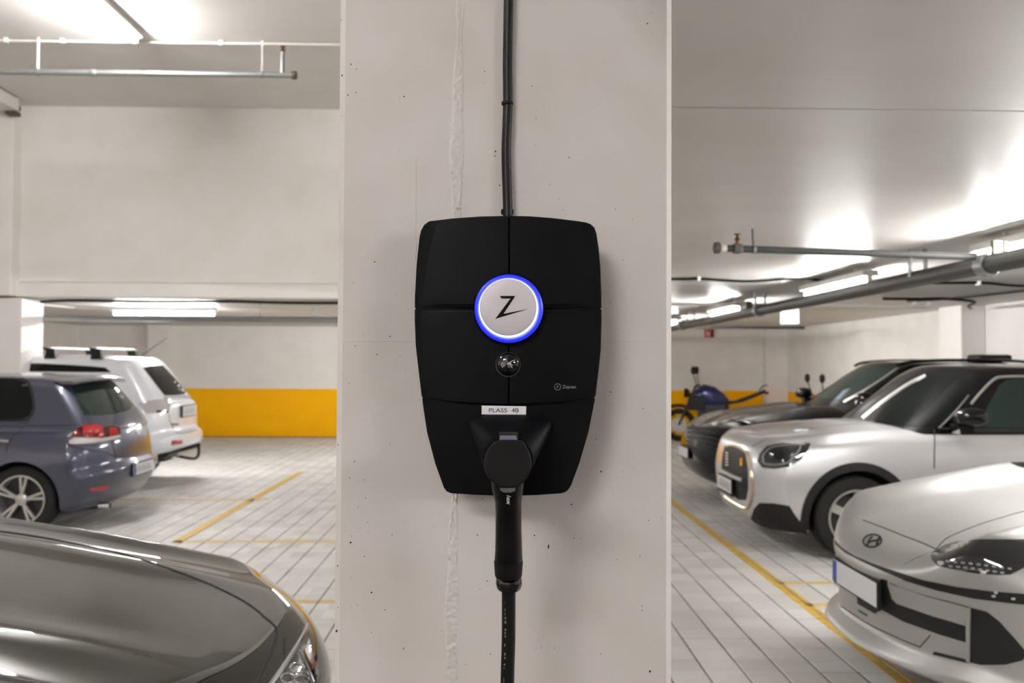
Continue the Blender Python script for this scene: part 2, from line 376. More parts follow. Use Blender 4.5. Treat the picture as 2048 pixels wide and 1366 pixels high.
for y in (6.2, 9.9, 13.4): MB().box(2.86, 2.875, y - .02, y + .02, 2.2, 2.4).box(2.965, 2.98, y - .02, y + .02, 2.2, 2.4).each('hanger', M['galv'], t)
for y in (5.3, 9.9, 13.9):
    MB().lathe([(.064, -.05), (.07, -.045), (.07, .045), (.064, .05)], (2.91, y, 2.2), (0, 1, 0), 16).build('coupling', M['galv'], t, True, 30)
for s, yy in ((0, 5.3), (1, 10.4)):
    MB().box(2.88, 2.94, yy - .12, yy - .09, 2.25, 2.33, .004).box(2.9, 2.92, yy - .2, yy - .18, 2.25, 2.31).each('valve', M['cast'], t)
t = thing('branch_pipe', 'thin white branch pipe with two round fittings across the right ceiling', 'pipe', (3, 10.7, 2.3))
MB().tube([(1.6, 10.6, 2.31), (2.9, 10.6, 2.31), (5.15, 10.7, 2.30)], .021, 10).build('pipe', M['white_pipe'], t, True)
for x in (4.95, 5.12): MB().lathe([(.03, 0), (.038, .01), (.038, .03), (.02, .05)], (x, 10.6, 2.32), (0, -1, 0), 12).build('fitting', M['white_pipe'], t, True, 30)
pipe('sprinkler_pipe', 'dark grey pipe crossing before the far right wall', 'pipe', [(2.95, 15.4, 2.24), (5.3, 15.4, 2.24)], .022, M['grey_pipe'])
t = thing('cable', 'black cable sagging across the right ceiling beside the column', 'cable', (3, 8.3, 2.38))
MB().tube(smooth_curve([(.5, 8.25, 2.38), (1.65, 8.25, 2.38), (1.88, 8.25, 2.384), (2.3, 8.25, 2.365), (2.65, 8.2, 2.382), (2.95, 8.18, 2.375), (3.6, 8.4, 2.37), (4.2, 8.45, 2.38), (4.6, 8.45, 2.383), (5.1, 8.5, 2.36), (6.3, 8.5, 2.375)]), .013, 8).build('cable_run', M['black_cable'], t, True)
for x in (1.87, 2.64, 4.55): MB().box(x - .012, x + .012, 8.22 if x < 4 else 8.42, 8.28 if x < 4 else 8.48, 2.365, 2.399).build('clip', M['white_plastic'], t)
tag(MB().tube(smooth_curve([(4.4, 10.2, 2.36), (4.8, 10.2, 2.36), (5.1, 10.2, 2.365), (5.5, 10.3, 2.34), (5.75, 10.9, 2.33), (6.1, 11.5, 2.34)]), .016, 8).build('cable', M['black_cable'], None, True), 'black cable bending towards the far right pilaster', 'cable')
tag(MB().tube(smooth_curve([(5.0, 10.9, 2.385), (5.3, 10.45, 2.384), (5.5, 9.3, 2.384), (5.7, 8.9, 2.38), (6.3, 8.72, 2.384)]), .013, 8).build('cable', M['grey_pipe'], None, True), 'grey cable curving along the ceiling near the right wall', 'cable')
t = thing('exit_sign', 'small glowing bluish white escape sign hung by the thick pipe', 'sign', (4.0, 12.3, 2.2))
p0 = at(1580, 631, 12.3)
MB().box(p0.x - .12, p0.x + .12, 12.27, 12.33, p0.z - .12, p0.z + .16, .01).build('sign_case', M['white_plastic'], t)
M['exit'] = emis('exit_glow', (.62, .80, 1.0), 1.6)
MB().box(p0.x - .11, p0.x + .11, 12.262, 12.27, p0.z - .11, p0.z + .06, .003).build('sign_face', M['exit'], t)
MB().box(p0.x - .01, p0.x + .01, 12.29, 12.31, p0.z + .16, 2.4).build('hanger', M['white_plastic'], t)
t = thing('hose_sign', 'small red fire hose sign on the far wall', 'sign', (4.75, 19.98, 2.2))
p0 = at(1418, 667, 19.97); M['red'] = mat('red_sign', (200, 52, 44), .4); M['red2'] = mat('dark_red', (110, 40, 36), .5)
MB().box(p0.x - .1, p0.x + .045, 19.95, 19.99, p0.z - .09, p0.z + .09).build('sign_plate', M['red'], t)
MB().box(p0.x + .05, p0.x + .1, 19.93, 19.99, p0.z - .09, p0.z + .09).build('sign_flag', M['red2'], t)
MB().box(p0.x - .07, p0.x - .05, 19.945, 19.95, p0.z - .06, p0.z + .06).box(p0.x - .07, p0.x - .0, 19.945, 19.95, p0.z - .012, p0.z + .012).box(p0.x - .015, p0.x + .005, 19.945, 19.95, p0.z - .06, p0.z + .04).build('pictogram', M['white_plastic'], t)
# ------------------------------------------------------------------ the concrete column with chamfered corners
YC = 1.41
a, b, c, d, e = -.2405, -.231, .2695, .279, .0095
sec = [(b, YC), (c, YC), (d, YC + e), (d, 1.9), (c, 1.91), (b, 1.91), (a, 1.9), (a, YC + e)]
mb = MB(); zs = [0, 4.78]
mb.prism([(x, y, 0) for x, y in sec], (0, 0, 2.4)); mb.prism([(x, y, 2.4) for x, y in sec], (0, 0, 2.38))
colm = struct('concrete_column', mb, M['column'], label='painted concrete column carrying the wall charger')
# rough vertical seam of the formwork
random.seed(8)
v, f = [], []
NZ, NX = 900, 9
for i in range(NZ):
    z = 2.25 - i * (1.2 / (NZ - 1)); cxp = -.054 - (2.25 - z) * .004 + .002 * math.sin(z * 9)
    hw = .0085 + .0025 * math.sin(z * 17) + .001 * math.sin(z * 53); amp = .55 + .45 * math.sin(z * 6.1 + 1) * math.sin(z * 2.3)
    for j in range(NX):
        u = j / (NX - 1); h = 0 if j in (0, NX - 1) else (random.random() ** 2 * .0058 + .0004) * (.35 + amp)
        v.append((cxp + (u - .5) * 2 * hw + random.uniform(-.0004, .0004), YC - h + .0002, z))
for i in range(NZ - 1):
    for j in range(NX - 1):
        k = i * NX + j; f.append((k, k + 1, k + NX + 1, k + NX))
# smooth streaks along the seam
vv = v[:]
for _ in range(3):
    for i in range(1, NZ - 1):
        for j in range(1, NX - 1):
            k = i * NX + j; vv[k] = (v[k][0], (v[k - NX][1] + v[k][1] + v[k + NX][1]) / 3, v[k][2])
    v = vv[:]
obj('seam', v, f, M['column'], colm, True, 80)
mb = MB(); mb.tube([(-.231 + .01 * k, YC + .0001, at(700 + 12 * k, 682, YC).z + random.uniform(-.0004, .0004)) for k in range(50)], .0006, 5)
x0 = at(832, 400, YC).x; mb.tube([(x0 + random.uniform(-.0006, .0006), YC + .0002, 1.92 - .006 * k) for k in range(28)], .0007, 5)
mb.build('hairline', M['column'], colm)
# pores
pits = [(702, 129, 3), (713, 138, 2), (696, 190, 2.4), (712, 185, 2.2), (808, 193, 3.2), (799, 198, 1.5), (969, 143, 2), (966, 166, 1.6), (991, 303, 3.6), (990, 312, 2.4), (999, 371, 2.6), (749, 524, 2.6), (707, 566, 1.6), (780, 673, 2.6),
        (710, 692, 2.2), (754, 709, 2.6), (800, 711, 1.8), (698, 767, 2), (780, 889, 1.8), (709, 923, 2.4), (699, 956, 2.6), (727, 960, 1.8), (731, 996, 1.8), (716, 1015, 1.8), (735, 1045, 1.8), (719, 1056, 1.4), (736, 1065, 1.6), (703, 1072, 1.6), (784, 1070, 2.2), (701, 1085, 4.2), (729, 1113, 2),
        (702, 1156, 1.6), (743, 1185, 4), (715, 1210, 1.8), (703, 1216, 1.5), (770, 1220, 2), (743, 1265, 1.8), (807, 1297, 2.6), (883, 1261, 2), (955, 1070, 3), (965, 997, 2), (974, 1162, 2.4), (960, 1178, 1.8), (981, 1308, 2), (931, 1329, 1.6), (868, 1054, 1.6),
        (1221, 784, 3.4), (1286, 817, 2), (1192, 878, 1.8), (1202, 943, 3), (1245, 944, 1.8), (1143, 1009, 4), (1073, 996, 2), (1107, 1047, 1.8), (1069, 1071, 3), (1148, 1077, 2), (1161, 1077, 1.8), (1297, 1041, 2), (1323, 1036, 1.6), (1280, 1113, 2.6), (1235, 1119, 2), (1284, 1212, 2.2), (1284, 1221, 2), (1109, 1296, 2), (1202, 1308, 2.2), (1300, 1343, 4.4), (1083, 1295, 1.4),
        (1295, 47, 3), (1303, 25, 1.6), (1138, 315, 2.4), (1127, 420, 2), (1230, 418, 1.8), (1099, 369, 1.6), (1118, 399, 1.6), (1221, 605, 1.8), (1246, 520, 1.6), (1063, 172, 2.2), (1072, 237, 1.6), (1031, 384, 1.6), (686, 233, 2), (683, 40, 2.2), (684, 151, 3), (688, 303, 1.8), (688, 490, 2.6), (676, 890, 2), (675, 1132, 3), (676, 1215, 2.6), (673, 1262, 5), (1097, 1093, 3)]
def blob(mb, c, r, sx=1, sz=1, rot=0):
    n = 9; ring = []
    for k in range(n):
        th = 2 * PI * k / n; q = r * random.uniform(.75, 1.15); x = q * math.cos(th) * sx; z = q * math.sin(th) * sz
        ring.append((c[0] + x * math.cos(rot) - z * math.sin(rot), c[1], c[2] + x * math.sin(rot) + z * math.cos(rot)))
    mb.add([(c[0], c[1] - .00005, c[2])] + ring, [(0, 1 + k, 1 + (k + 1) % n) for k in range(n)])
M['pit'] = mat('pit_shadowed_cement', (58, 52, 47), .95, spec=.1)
mb = MB()
for px, py, s in pits:
    y = YC - .0003 if 690 < px < 1334 else YC + .004
    p = at(px, py, y); r = s * .5 / 1290
    if 690 > px: p = at(px, py, YC + .0035)
    blob(mb, p, r, random.uniform(.8, 1.1), random.uniform(.9, 1.4) if (px, py) != (1097, 1093) else 3, random.uniform(-.5, .5))
for k in range(70):
    px, py = random.uniform(694, 1325), random.uniform(10, 1360)
    if 825 < px < 1240 and 425 < py < 1000: continue
    blob(mb, at(px, py, YC - .0003), random.uniform(.35, .75) / 1290)
o = mb.build('surface_pores', M['pit'], colm); o['kind'] = 'stuff'
#CHARGER
# ------------------------------------------------------------------ wall charger
def clip(poly, nx, ny, d):
    """keep the part where nx*x + ny*y <= d"""
    out = []
    for i in range(len(poly)):
        p, q = poly[i], poly[(i + 1) % len(poly)]; a, b = nx * p[0] + ny * p[1] - d, nx * q[0] + ny * q[1] - d
        if a <= 0: out.append(p)
        if a * b < 0: t = a / (a - b); out.append((p[0] + (q[0] - p[0]) * t, p[1] + (q[1] - p[1]) * t))
    return out
def inset(poly, r):
    n = len(poly); A = sum(poly[i][0] * poly[(i + 1) % n][1] - poly[(i + 1) % n][0] * poly[i][1] for i in range(n)); s = 1 if A > 0 else -1; out = []
    for i in range(n):
        p0, p, p1 = poly[i - 1], poly[i], poly[(i + 1) % n]
        def nrm(a, b):
            dx, dy = b[0] - a[0], b[1] - a[1]; L = math.hypot(dx, dy) or 1e-9; return (-dy / L * s, dx / L * s)
        n0, n1 = nrm(p0, p), nrm(p, p1); k = 1 + n0[0] * n1[0] + n0[1] * n1[1]; k = max(k, .35)
        out.append((p[0] + (n0[0] + n1[0]) / k * r, p[1] + (n0[1] + n1[1]) / k * r))
    return out
YF = 1.305
def bow(px, py): return YF + .012 * ((px - 1017) / 187) ** 2 + .006 * ((py - 660) / 280) ** 2
def slab(name, poly, m, parent, bev=3.0, back=1.33, lift=0, smooth=False, rim=2, flat=None):
    """poly in photo pixels on the charger front; a raised, softly edged plate that follows the bowed front"""
    rings = []
    for q, dy in ((0, back), (0, None), (bev * .3, -.35), (bev, -.5)):
        P = inset(poly, q) if q else poly; R = []
        for p in P:
            y0 = (flat if flat is not None else bow(*p)) - lift
            y = back if dy == back else (y0 + .0018 if dy is None else y0 + (.0006 if q < bev else 0))
            R.append(at(p[0], p[1], y))
        rings.append(R)
    n = len(poly); v = [p for R in rings for p in R]; f = []
    for k in range(len(rings) - 1):
        for i in range(n): f.append((k * n + i, k * n + (i + 1) % n, (k + 1) * n + (i + 1) % n, (k + 1) * n + i))
    base = 3 * n
    P = inset(poly, bev)
    r = delaunay_2d_cdt([Vector(p) for p in P] + grid_in(P, 14), [], [list(range(n))], 1, 1e-6)
    nv = len(v); 
    for p in r[0]: v.append(at(p.x, p.y, (flat if flat is not None else bow(p.x, p.y)) - lift))
    f += [tuple(nv + i for i in q) for q in r[2]]
    me = mesh_from(name, v, f)
    bm = bmesh.new(); bm.from_mesh(me); bmesh.ops.remove_doubles(bm, verts=bm.verts, dist=.00005); bmesh.ops.recalc_face_normals(bm, faces=bm.faces); bm.to_mesh(me); bm.free()
    me.shade_smooth(); me.set_sharp_from_angle(angle=math.radians(9))
    return link(name, me, parent, m)
def inside(p, poly):
    c = False; n = len(poly); x, y = p
    for i in range(n):
        x0, y0 = poly[i]; x1, y1 = poly[i - 1]
        if (y0 > y) != (y1 > y) and x < (x1 - x0) * (y - y0) / (y1 - y0) + x0: c = not c
    return c
def grid_in(poly, step):
    xs = [p[0] for p in poly]; ys = [p[1] for p in poly]; out = []
    x = min(xs) + step * .5
    while x < max(xs):
        y = min(ys) + step * .5
        while y < max(ys):
            if inside((x, y), poly):
                dm = min((x - q[0]) ** 2 + (y - q[1]) ** 2 for q in poly)
                if dm > (step * .35) ** 2: out.append(Vector((x, y)))
            y += step
        x += step
    return out
OUT = [(1018, 431.6), (1060, 432.6), (1105, 436), (1151.5, 441.7), (1172, 444.8), (1181, 448.3), (1188.8, 455), (1193, 467), (1197.6, 497), (1201, 531.8), (1203, 586.7), (1203.3, 641.6), (1201.6, 700), (1198, 735), (1191, 793.7), (1177, 864), (1158.5, 927), (1142.5, 970), (1137, 979), (1131, 984), (1122, 986.8),
       (1070, 990.3), (1010.9, 992), (950, 989.6), (902, 986.5), (893.5, 983), (888, 976), (870.3, 927), (853.9, 864), (843.3, 793.7), (835, 723), (831.4, 690), (829.4, 641.6), (829.6, 597.7), (833, 531.8), (839, 474), (842, 461), (848, 450), (858, 442.6), (905, 437), (960, 433)]
def dens(poly, step):
    out = []
    for i in range(len(poly)):
        p, q = poly[i], poly[(i + 1) % len(poly)]; n = max(1, int(math.hypot(q[0] - p[0], q[1] - p[1]) / step))
        out += [(p[0] + (q[0] - p[0]) * k / n, p[1] + (q[1] - p[1]) * k / n) for k in range(n)]
    return out
chg = thing('wall_charger', 'black wall mounted car charger with glowing blue ring on the concrete column', 'charger', (.03, 1.41, 1.6))
# housing: back shell
v, f = [], []; P = dens(OUT, 16); n = len(P)
cx0, cy0 = 1017, 712
for q, y in ((.93, 1.409), (.985, 1.372), (.998, 1.345), (.9992, 1.3155)):
    for p in P: v.append(at(cx0 + (p[0] - cx0) * q, cy0 + (p[1] - cy0) * q, 1.305) * 1); 
    for i in range(n):
        w_ = v[-n + i]; v[-n + i] = Vector((w_.x, y, w_.z))
for k in range(3):
    for i in range(n): f.append((k * n + i, k * n + (i + 1) % n, (k + 1) * n + (i + 1) % n, (k + 1) * n + i))
f += [tuple(range(n)), tuple(range(3 * n, 4 * n))]
obj('housing', v, f, M['black_plastic'], chg, True, 50)
PANEL = M['black_plastic']
up = [p for p in P]
ur = clip(clip(up, -1, 0, -1019.4), 0, 1, 616.0); ul = clip(clip(up, 1, 0, 1016.8), 0, 1, 615.2)
mid = [p for p in P]
curve = [(836, 792), (870, 799.5), (905, 804.5), (950, 807.5), (1017, 809.3), (1084, 807.5), (1130, 804.5), (1165, 799.5), (1198, 792)]
for i in range(len(curve) - 1):
    (xa, ya), (xb, yb_) = curve[i], curve[i + 1]; nx, ny = -(yb_ - ya), (xb - xa); L = math.hypot(nx, ny); nx /= L; ny /= L
    mid = clip(mid, nx, ny, nx * xa + ny * ya - 1.0)
mid = clip(mid, 0, -1, -618.8)
lr = clip(mid, -1, 0, -1018.8); ll = clip(mid, 1, 0, 1016.2)
for q in (ul, ur, ll, lr): slab('front_panel', q, PANEL, chg, 1.3)
low = [p for p in P if p[1] > 800]
low = [(1190.2, 797.0)] + sorted([p for p in low if p[0] > 1017 and p[1] < 985], key=lambda p: p[1]) + sorted([p for p in low if p[1] >= 985], key=lambda p: -p[0]) + sorted([p for p in low if p[0] < 1017 and p[1] < 985], key=lambda p: -p[1]) + [(844.3, 797.0)]
low += [(870, 801.6), (905, 806.6), (950, 809.6), (1017, 811.4), (1084, 809.6), (1130, 806.6), (1165, 801.6)]
slab('lower_cover', low, PANEL, chg, 1.3)
# status light
def circ(cx, cy, r, n=48): return [(cx + r * math.cos(2 * PI * k / n), cy + r * math.sin(2 * PI * k / n)) for k in range(n)]
def annulus(name, c0, r0, y0, c1, r1, y1, m, parent, steps=3, bulge=0):
    v, f = [], []; n = 64
    for s in range(steps + 1):
        u = s / steps
        for k in range(n):
            th = 2 * PI * k / n; px = (c0[0] + r0 * math.cos(th)) * (1 - u) + (c1[0] + r1 * math.cos(th)) * u; py = (c0[1] + r0 * math.sin(th)) * (1 - u) + (c1[1] + r1 * math.sin(th)) * u
            v.append(at(px, py, y0 * (1 - u) + y1 * u - bulge * math.sin(PI * u)))
    for s in range(steps):
        for k in range(n): f.append((s * n + k, s * n + (k + 1) % n, (s + 1) * n + (k + 1) % n, (s + 1) * n + k))
    return obj(name, v, f, m, parent, True, 80)
M['blue'] = emis('blue_led_ring', (.014, .024, .86), .9, (20, 30, 200)); M['blue2'] = emis('blue_led_mid', (.10, .16, 1.0), .9, (60, 80, 220)); M['blue_white'] = emis('white_led_arc', (.62, .68, 1.0), 1.0, (220, 225, 255))
CX, CY = 1017.5, 617.5
annulus('light_bezel', (CX, CY), 71.5, 1.302, (CX, CY), 68.3, 1.294, M['black_gloss'], chg, 2, .001)
annulus('light_ring', (CX, CY), 68.5, 1.294, (CX - .3, CY - .6), 62.0, 1.291, M['blue'], chg, 4, .0015)
annulus('light_ring', (CX - .3, CY - .6), 62.0, 1.291, (CX - .6, CY - 1.2), 59.6, 1.2915, M['blue2'], chg, 2, .0)
annulus('light_ring', (CX - .6, CY - 1.2), 59.6, 1.2915, (CX - 1.3, CY - 3.0), 56.4, 1.2925, M['blue_white'], chg, 2, .0)
M['disc'] = mat('touch_disc', (186, 180, 184), .5)
v, f = [], []; n = 64
for rr, y in ((56.6, 1.296), (56.6, 1.291), (54, 1.2898), (30, 1.2888), (0.01, 1.2885)):
    for k in range(n): v.append(at(CX - 1.3 + rr * math.cos(2 * PI * k / n), CY - 3 + rr * math.sin(2 * PI * k / n), y))
for s in range(4):
    for k in range(n): f.append((s * n + k, s * n + (k + 1) % n, (s + 1) * n + (k + 1) % n, (s + 1) * n + k))
disc = obj('status_disc', v, f, M['disc'], chg, True, 60)
M['logo'] = mat('logo_black', (10, 9, 12), .6, spec=.1)
zl = [(908, 873), (1050, 873), (943, 1036), (1165, 992), (866, 1083), (1006, 897), (925, 897)]
zp = [at(800 + x / 4.552, 400 + y / 4.552, 1.2882) for x, y in zl]
MB().prism(zp, (0, .0012, 0)).build('emblem', M['logo'], disc)
# card reader dome
cx1, cy1 = 1016.4, 727.5
annulus('reader_recess', (cx1, cy1 + 2), 25.5, 1.3035, (cx1, cy1 + 2), 22, 1.3030, M['dark'], chg, 2)
v, f = [], []; n = 40
for k_ in range(8):
    th0 = k_ / 7 * PI / 2; rr = 22.5 * math.cos(th0); y = 1.303 - .008 * math.sin(th0)
    for k in range(n): v.append(at(cx1 + rr * math.cos(2 * PI * k / n), cy1 + rr * math.sin(2 * PI * k / n), y))
for s in range(7):
    for k in range(n): f.append((s * n + k, s * n + (k + 1) % n, (s + 1) * n + (k + 1) % n, (s + 1) * n + k))
rd = obj('card_reader', v, f, M['black_gloss'], chg, True, 80)
M['print'] = mat('grey_print', (176, 178, 182), .5)
mb = MB(); Yp = 1.2938
for r in (5, 8, 11):      # waves
    mb.tube([at(1014 - r * math.cos(a_), 729.5 + r * .8 * math.sin(a_) , Yp) for a_ in [(-.7 + .2 * k) for k in range(8)]], .0004, 4)
for x0, y0, x1, y1 in ((1015, 727, 1024, 722), (1015, 729, 1022, 725), (1016, 731, 1023, 727), (1018, 729, 1024, 733), (1020, 727, 1026, 731), (1024, 722, 1030, 720), (1016, 733, 1020, 735), (1021, 732, 1025, 736)):
    mb.tube([at(x0, y0, Yp + .0004), at(x1, y1, Yp + .0004)], .00045, 4)
mb.build('card_pictogram', M['print'], rd)
def place_text(body, px, py, Y, h_px, m, parent, name, rot=0, bold=0, shear=0, width_px=None, spacing=1.0, surf=None):
    me = text_mesh(body, 1.0, bold, shear, .01, spacing); co = [v.co.copy() for v in me.vertices]
    x0, x1 = min(c.x for c in co), max(c.x for c in co); y0, y1 = min(c.y for c in co), max(c.y for c in co)
    hpx = h_px * Y / FPX; sc = hpx / (y1 - y0); sx = sc if width_px is None else (width_px * Y / FPX) / (x1 - x0)
    p = at(px, py, Y)
    for vtx in me.vertices:
        u = (vtx.co.x - (x0 + x1) / 2) * sx; w_ = (vtx.co.y - (y0 + y1) / 2) * sc; u, w_ = u * math.cos(rot) - w_ * math.sin(rot), u * math.sin(rot) + w_ * math.cos(rot)
        q = Vector((p.x + u, p.y, p.z + w_)); yy = Y if surf is None else surf(px + u * FPX / Y, py - w_ * FPX / Y)
        vtx.co = Vector((q.x, yy - .0002 - (.0003 if vtx.co.z > 0 else 0), q.z))
    return link(name, me, parent, m)
M['faint'] = mat('faint_print', (120, 122, 124), .5)
lg = annulus('badge_ring', (1115, 773.8), 6.9, bow(1115, 773) - .0004, (1115, 773.8), 5.8, bow(1115, 773) - .0004, M['faint'], chg, 1)
MB().prism([at(1115 + (x - 1016) * .11, 773.8 + (y - 978) * .11 * .22 * 4.5, bow(1115, 773) - .0003) for x, y in ((995, 955), (1035, 955), (1010, 985), (1050, 978), (985, 1001), (1015, 966))], (0, -.0003, 0)).build('badge_letter', M['faint'], chg)
place_text('Zaptec', 1138.6, 774.6, bow(1138, 774), 8.6, M['faint'], chg, 'badge_text', width_px=27.5, surf=bow, bold=.004)
lab = thing('bay_label', 'white adhesive strip lettered PLASS 40 on the charger cover', 'label', (.02, 1.3, 1.5))
M['paper'] = mat('white_tape', (205, 203, 207), .5); M['ink'] = mat('ink', (40, 38, 58), .6)
MB().prism([at(x, y, bow(1008, 820) - .0008) for x, y in ((963.2, 811.2), (1052.4, 812.6), (1052.0, 829.2), (963.2, 828.8))], (0, .0009, 0)).build('strip', M['paper'], lab)
place_text('PLASS  40', 1007.4, 820.6, bow(1008, 820) - .0009, 8.6, M['ink'], lab, 'lettering', width_px=59)
# socket boss: a hood that narrows from a wide upper lip down to the plug
v, f = [], []; n = 64
def hood(th):
    c_, s_ = math.cos(th), math.sin(th)
    if s_ < 0: return 1019 + 84 * math.copysign(abs(c_) ** (2 / 2.8), c_), 853 - 24 * abs(s_) ** (2 / 2.8)
    return 1019 + 84 * math.copysign(abs(c_) ** (2 / 1.25), c_), 853 + 118 * abs(s_) ** (2 / 1.25)
for u, y in ((0, 1.311), (.0, 1.303), (.06, 1.297), (.35, 1.277), (.7, 1.256), (.95, 1.24), (1, 1.235)):
    for k in range(n):
        th = 2 * PI * k / n; x0, y0 = hood(th); x1, y1 = 1016 + 50 * math.cos(th), 921 + 50 * math.sin(th)
        v.append(at(x0 * (1 - u) + x1 * u, y0 * (1 - u) + y1 * u, y))
for s in range(6):
    for k in range(n): f.append((s * n + k, s * n + (k + 1) % n, (s + 1) * n + (k + 1) % n, (s + 1) * n + k))
f.append(tuple(range(6 * n, 7 * n)))
obj('socket_shroud', v, f, M['black_plastic'], chg, True, 35)
slab('socket_latch_recess', [(998, 864), (1036, 864), (1036, 884), (998, 884)], M['dark'], chg, 1.5, back=1.26, flat=1.222)
# ------------------------------------------------------------------ charging plug and its cable
plug = thing('charging_plug', 'black charging plug hanging in the socket of the wall charger', 'plug', (.02, 1.18, 1.45))
face = [(1001, 880), (1042, 880), (1050, 888), (1058, 903), (1062, 920), (1061.5, 938), (1056, 953), (1047, 965), (1036, 974), (1030, 976), (1001, 976), (996, 973), (985, 963), (975, 950), (970, 936), (969.5, 920), (974, 902), (983, 888), (991, 882)]
slab('plug_cap', dens(face, 8), M['black_plastic2'], plug, 3.5, back=1.17, flat=1.135)
mb = MB(); v, f = [], []; n = 40
for k_, (cyy, rr, y) in enumerate(((925, 48.5, 1.245), (926, 47.5, 1.2), (927, 45.5, 1.165))):
    for k in range(n): v.append(at(1015.5 + rr * math.cos(2 * PI * k / n), cyy + rr * math.sin(2 * PI * k / n), y))
for s in range(2):
    for k in range(n): f.append((s * n + k, s * n + (k + 1) % n, (s + 1) * n + (k + 1) % n, (s + 1) * n + k))
f += [tuple(range(n)), tuple(range(2 * n, 3 * n))]
obj('plug_body', v, f, M['black_plastic2'], plug, True, 50)
M['clip_grey'] = mat('clip_grey', (92, 92, 112), .5); M['grey_rub'] = mat('grey_rubber', (66, 66, 70), .5)
slab('latch', [(1000.5, 871), (1031, 871), (1034, 880.5), (999, 880.5)], M['clip_grey'], plug, 1, back=1.16, flat=1.15)
slab('lower_lug', [(999, 975.5), (1031, 975.5), (1030, 982), (1022, 985.5), (1008, 985.5), (1001, 982)], M['grey_rub'], plug, 1, back=1.16, flat=1.136)
# handle as lofted elliptic tube
def loft(name, secs, m, parent, n=28, power=2.0):
    """secs: (px, py, half width px, Y centre, half depth m)"""
    v, f = [], []
    for px, py, hw, Y, hd in secs:
        for k in range(n):
            th = 2 * PI * k / n; c_, s_ = math.cos(th), math.sin(th)
            c_ = math.copysign(abs(c_) ** (2 / power), c_); s_ = math.copysign(abs(s_) ** (2 / power), s_)
            p = at(px + hw * c_, py, Y); v.append(Vector((p.x, Y + hd * s_, at(px, py, Y).z)))
    for s in range(len(secs) - 1):
        for k in range(n): f.append((s * n + k, s * n + (k + 1) % n, (s + 1) * n + (k + 1) % n, (s + 1) * n + k))
    f += [tuple(range(n)), tuple(range((len(secs) - 1) * n, len(secs) * n))]
    return obj(name, v, f, m, parent, True, 45)
HB = mat('handle_plastic', (8, 8, 10), .42, spec=.2, bump=(900, .1, .0003))
loft('handle', [(1015, 950, 30, 1.185, .022), (1015, 968, 32, 1.185, .024), (1015.5, 985, 30, 1.19, .024), (1016.5, 1003, 26.5, 1.195, .022), (1017, 1025, 25.8, 1.2, .021), (1017, 1060, 26, 1.205, .020), (1017.3, 1100, 27, 1.212, .020), (1017, 1119, 28, 1.216, .021), (1017, 1121, 27, 1.216, .0205)], HB, plug, power=2.3)
loft('strain_collar', [(1017, 1121, 28.5, 1.217, .0215), (1017, 1126, 28.8, 1.218, .0215), (1016.8, 1150, 27.2, 1.222, .020), (1016.8, 1154, 25.6, 1.222, .019), (1017, 1156, 23, 1.222, .017)], M['black_plastic2'], plug, power=2.3)
mb = MB(); zc = at(1018, 1165, 1.225)
mb.lathe([(.0125, -.006), (.0165, -.007), (.0178, -.002), (.0172, .004), (.015, .008), (.0125, .006), (.0125, -.006)], (zc.x, 1.228, zc.z), (0, -.35, 1), 28, False)
mb.build('cable_gland', M['black_gloss'], plug, True, 60)
place_text('lex', 1017.5, 1000, 1.1655, 8.5, M['print'], plug, 'lettering', rot=-PI / 2, shear=.25, width_px=20, bold=.02)
cab = thing('charging_cable', 'thick black charging cable hanging down from the plug', 'cable', (.02, 1.23, 1.3))
pts = [(1017.3, 1160, 1.225), (1017.3, 1180, 1.226), (1017.2, 1230, 1.228), (1017, 1280, 1.229), (1015.5, 1330, 1.229), (1014.6, 1366, 1.229), (1013, 1430, 1.228)]
P3 = [at(*p) for p in pts] + [Vector((.012, 1.22, 1.0)), Vector((-.01, 1.2, .7)), Vector((-.08, 1.15, .3)), Vector((-.2, 1.05, .05)), Vector((-.45, .9, .012)), Vector((-.8, 1.0, .012))]
MB().tube(smooth_curve(P3, 6), .0092, 16).build('cable_sheath', M['black_cable'], cab, True)
M['tiny'] = mat('cable_print', (88, 92, 96), .6)
mb = MB(); random.seed(3); y = 1180
while y < 1364:
    h = random.uniform(3, 6); cxp = np.interp(y, [p[1] for p in pts], [p[0] for p in pts])
    if random.random() < .8:
        p = at(cxp - 6.3, y, 1.2205); q = at(cxp - 6.3, y + h, 1.2205); mb.box(p.x - .0012, p.x + random.uniform(-.0002, .0012), 1.2195, 1.2205, q.z, p.z)
    y += h + random.uniform(1.5, 4)
mb.build('cable_print', M['tiny'], cab)
feed = thing('supply_cable', 'black supply cable running down the column into the charger top', 'cable', (.02, 1.39, 2))
P3 = [at(1017.5, -260, 1.395), at(1018, -60, 1.395), at(1017, 0, 1.395), at(1016, 60, 1.395), at(1015, 130, 1.396), at(1015.6, 190, 1.397), at(1014.8, 235, 1.396), at(1012.6, 290, 1.396), at(1013, 340, 1.396), at(1015, 400, 1.394), at(1015.5, 434, 1.392)]
MB().tube([Vector((.02, 1.395, 4.6))] + smooth_curve(P3, 5), .0075, 14).build('cable_sheath', M['black_cable'], feed, True)
for py, r, h in ((207, .0091, .0026), (424, .0098, .004)):
    p = at(1014.6, py, 1.396); MB().lathe([(r * .9, -h), (r, -h * .7), (r, h * .7), (r * .9, h)], p, (0, 0, 1), 20).build('cable_clip' if py < 300 else 'gland_nut', M['black_plastic2'], feed, True, 30)
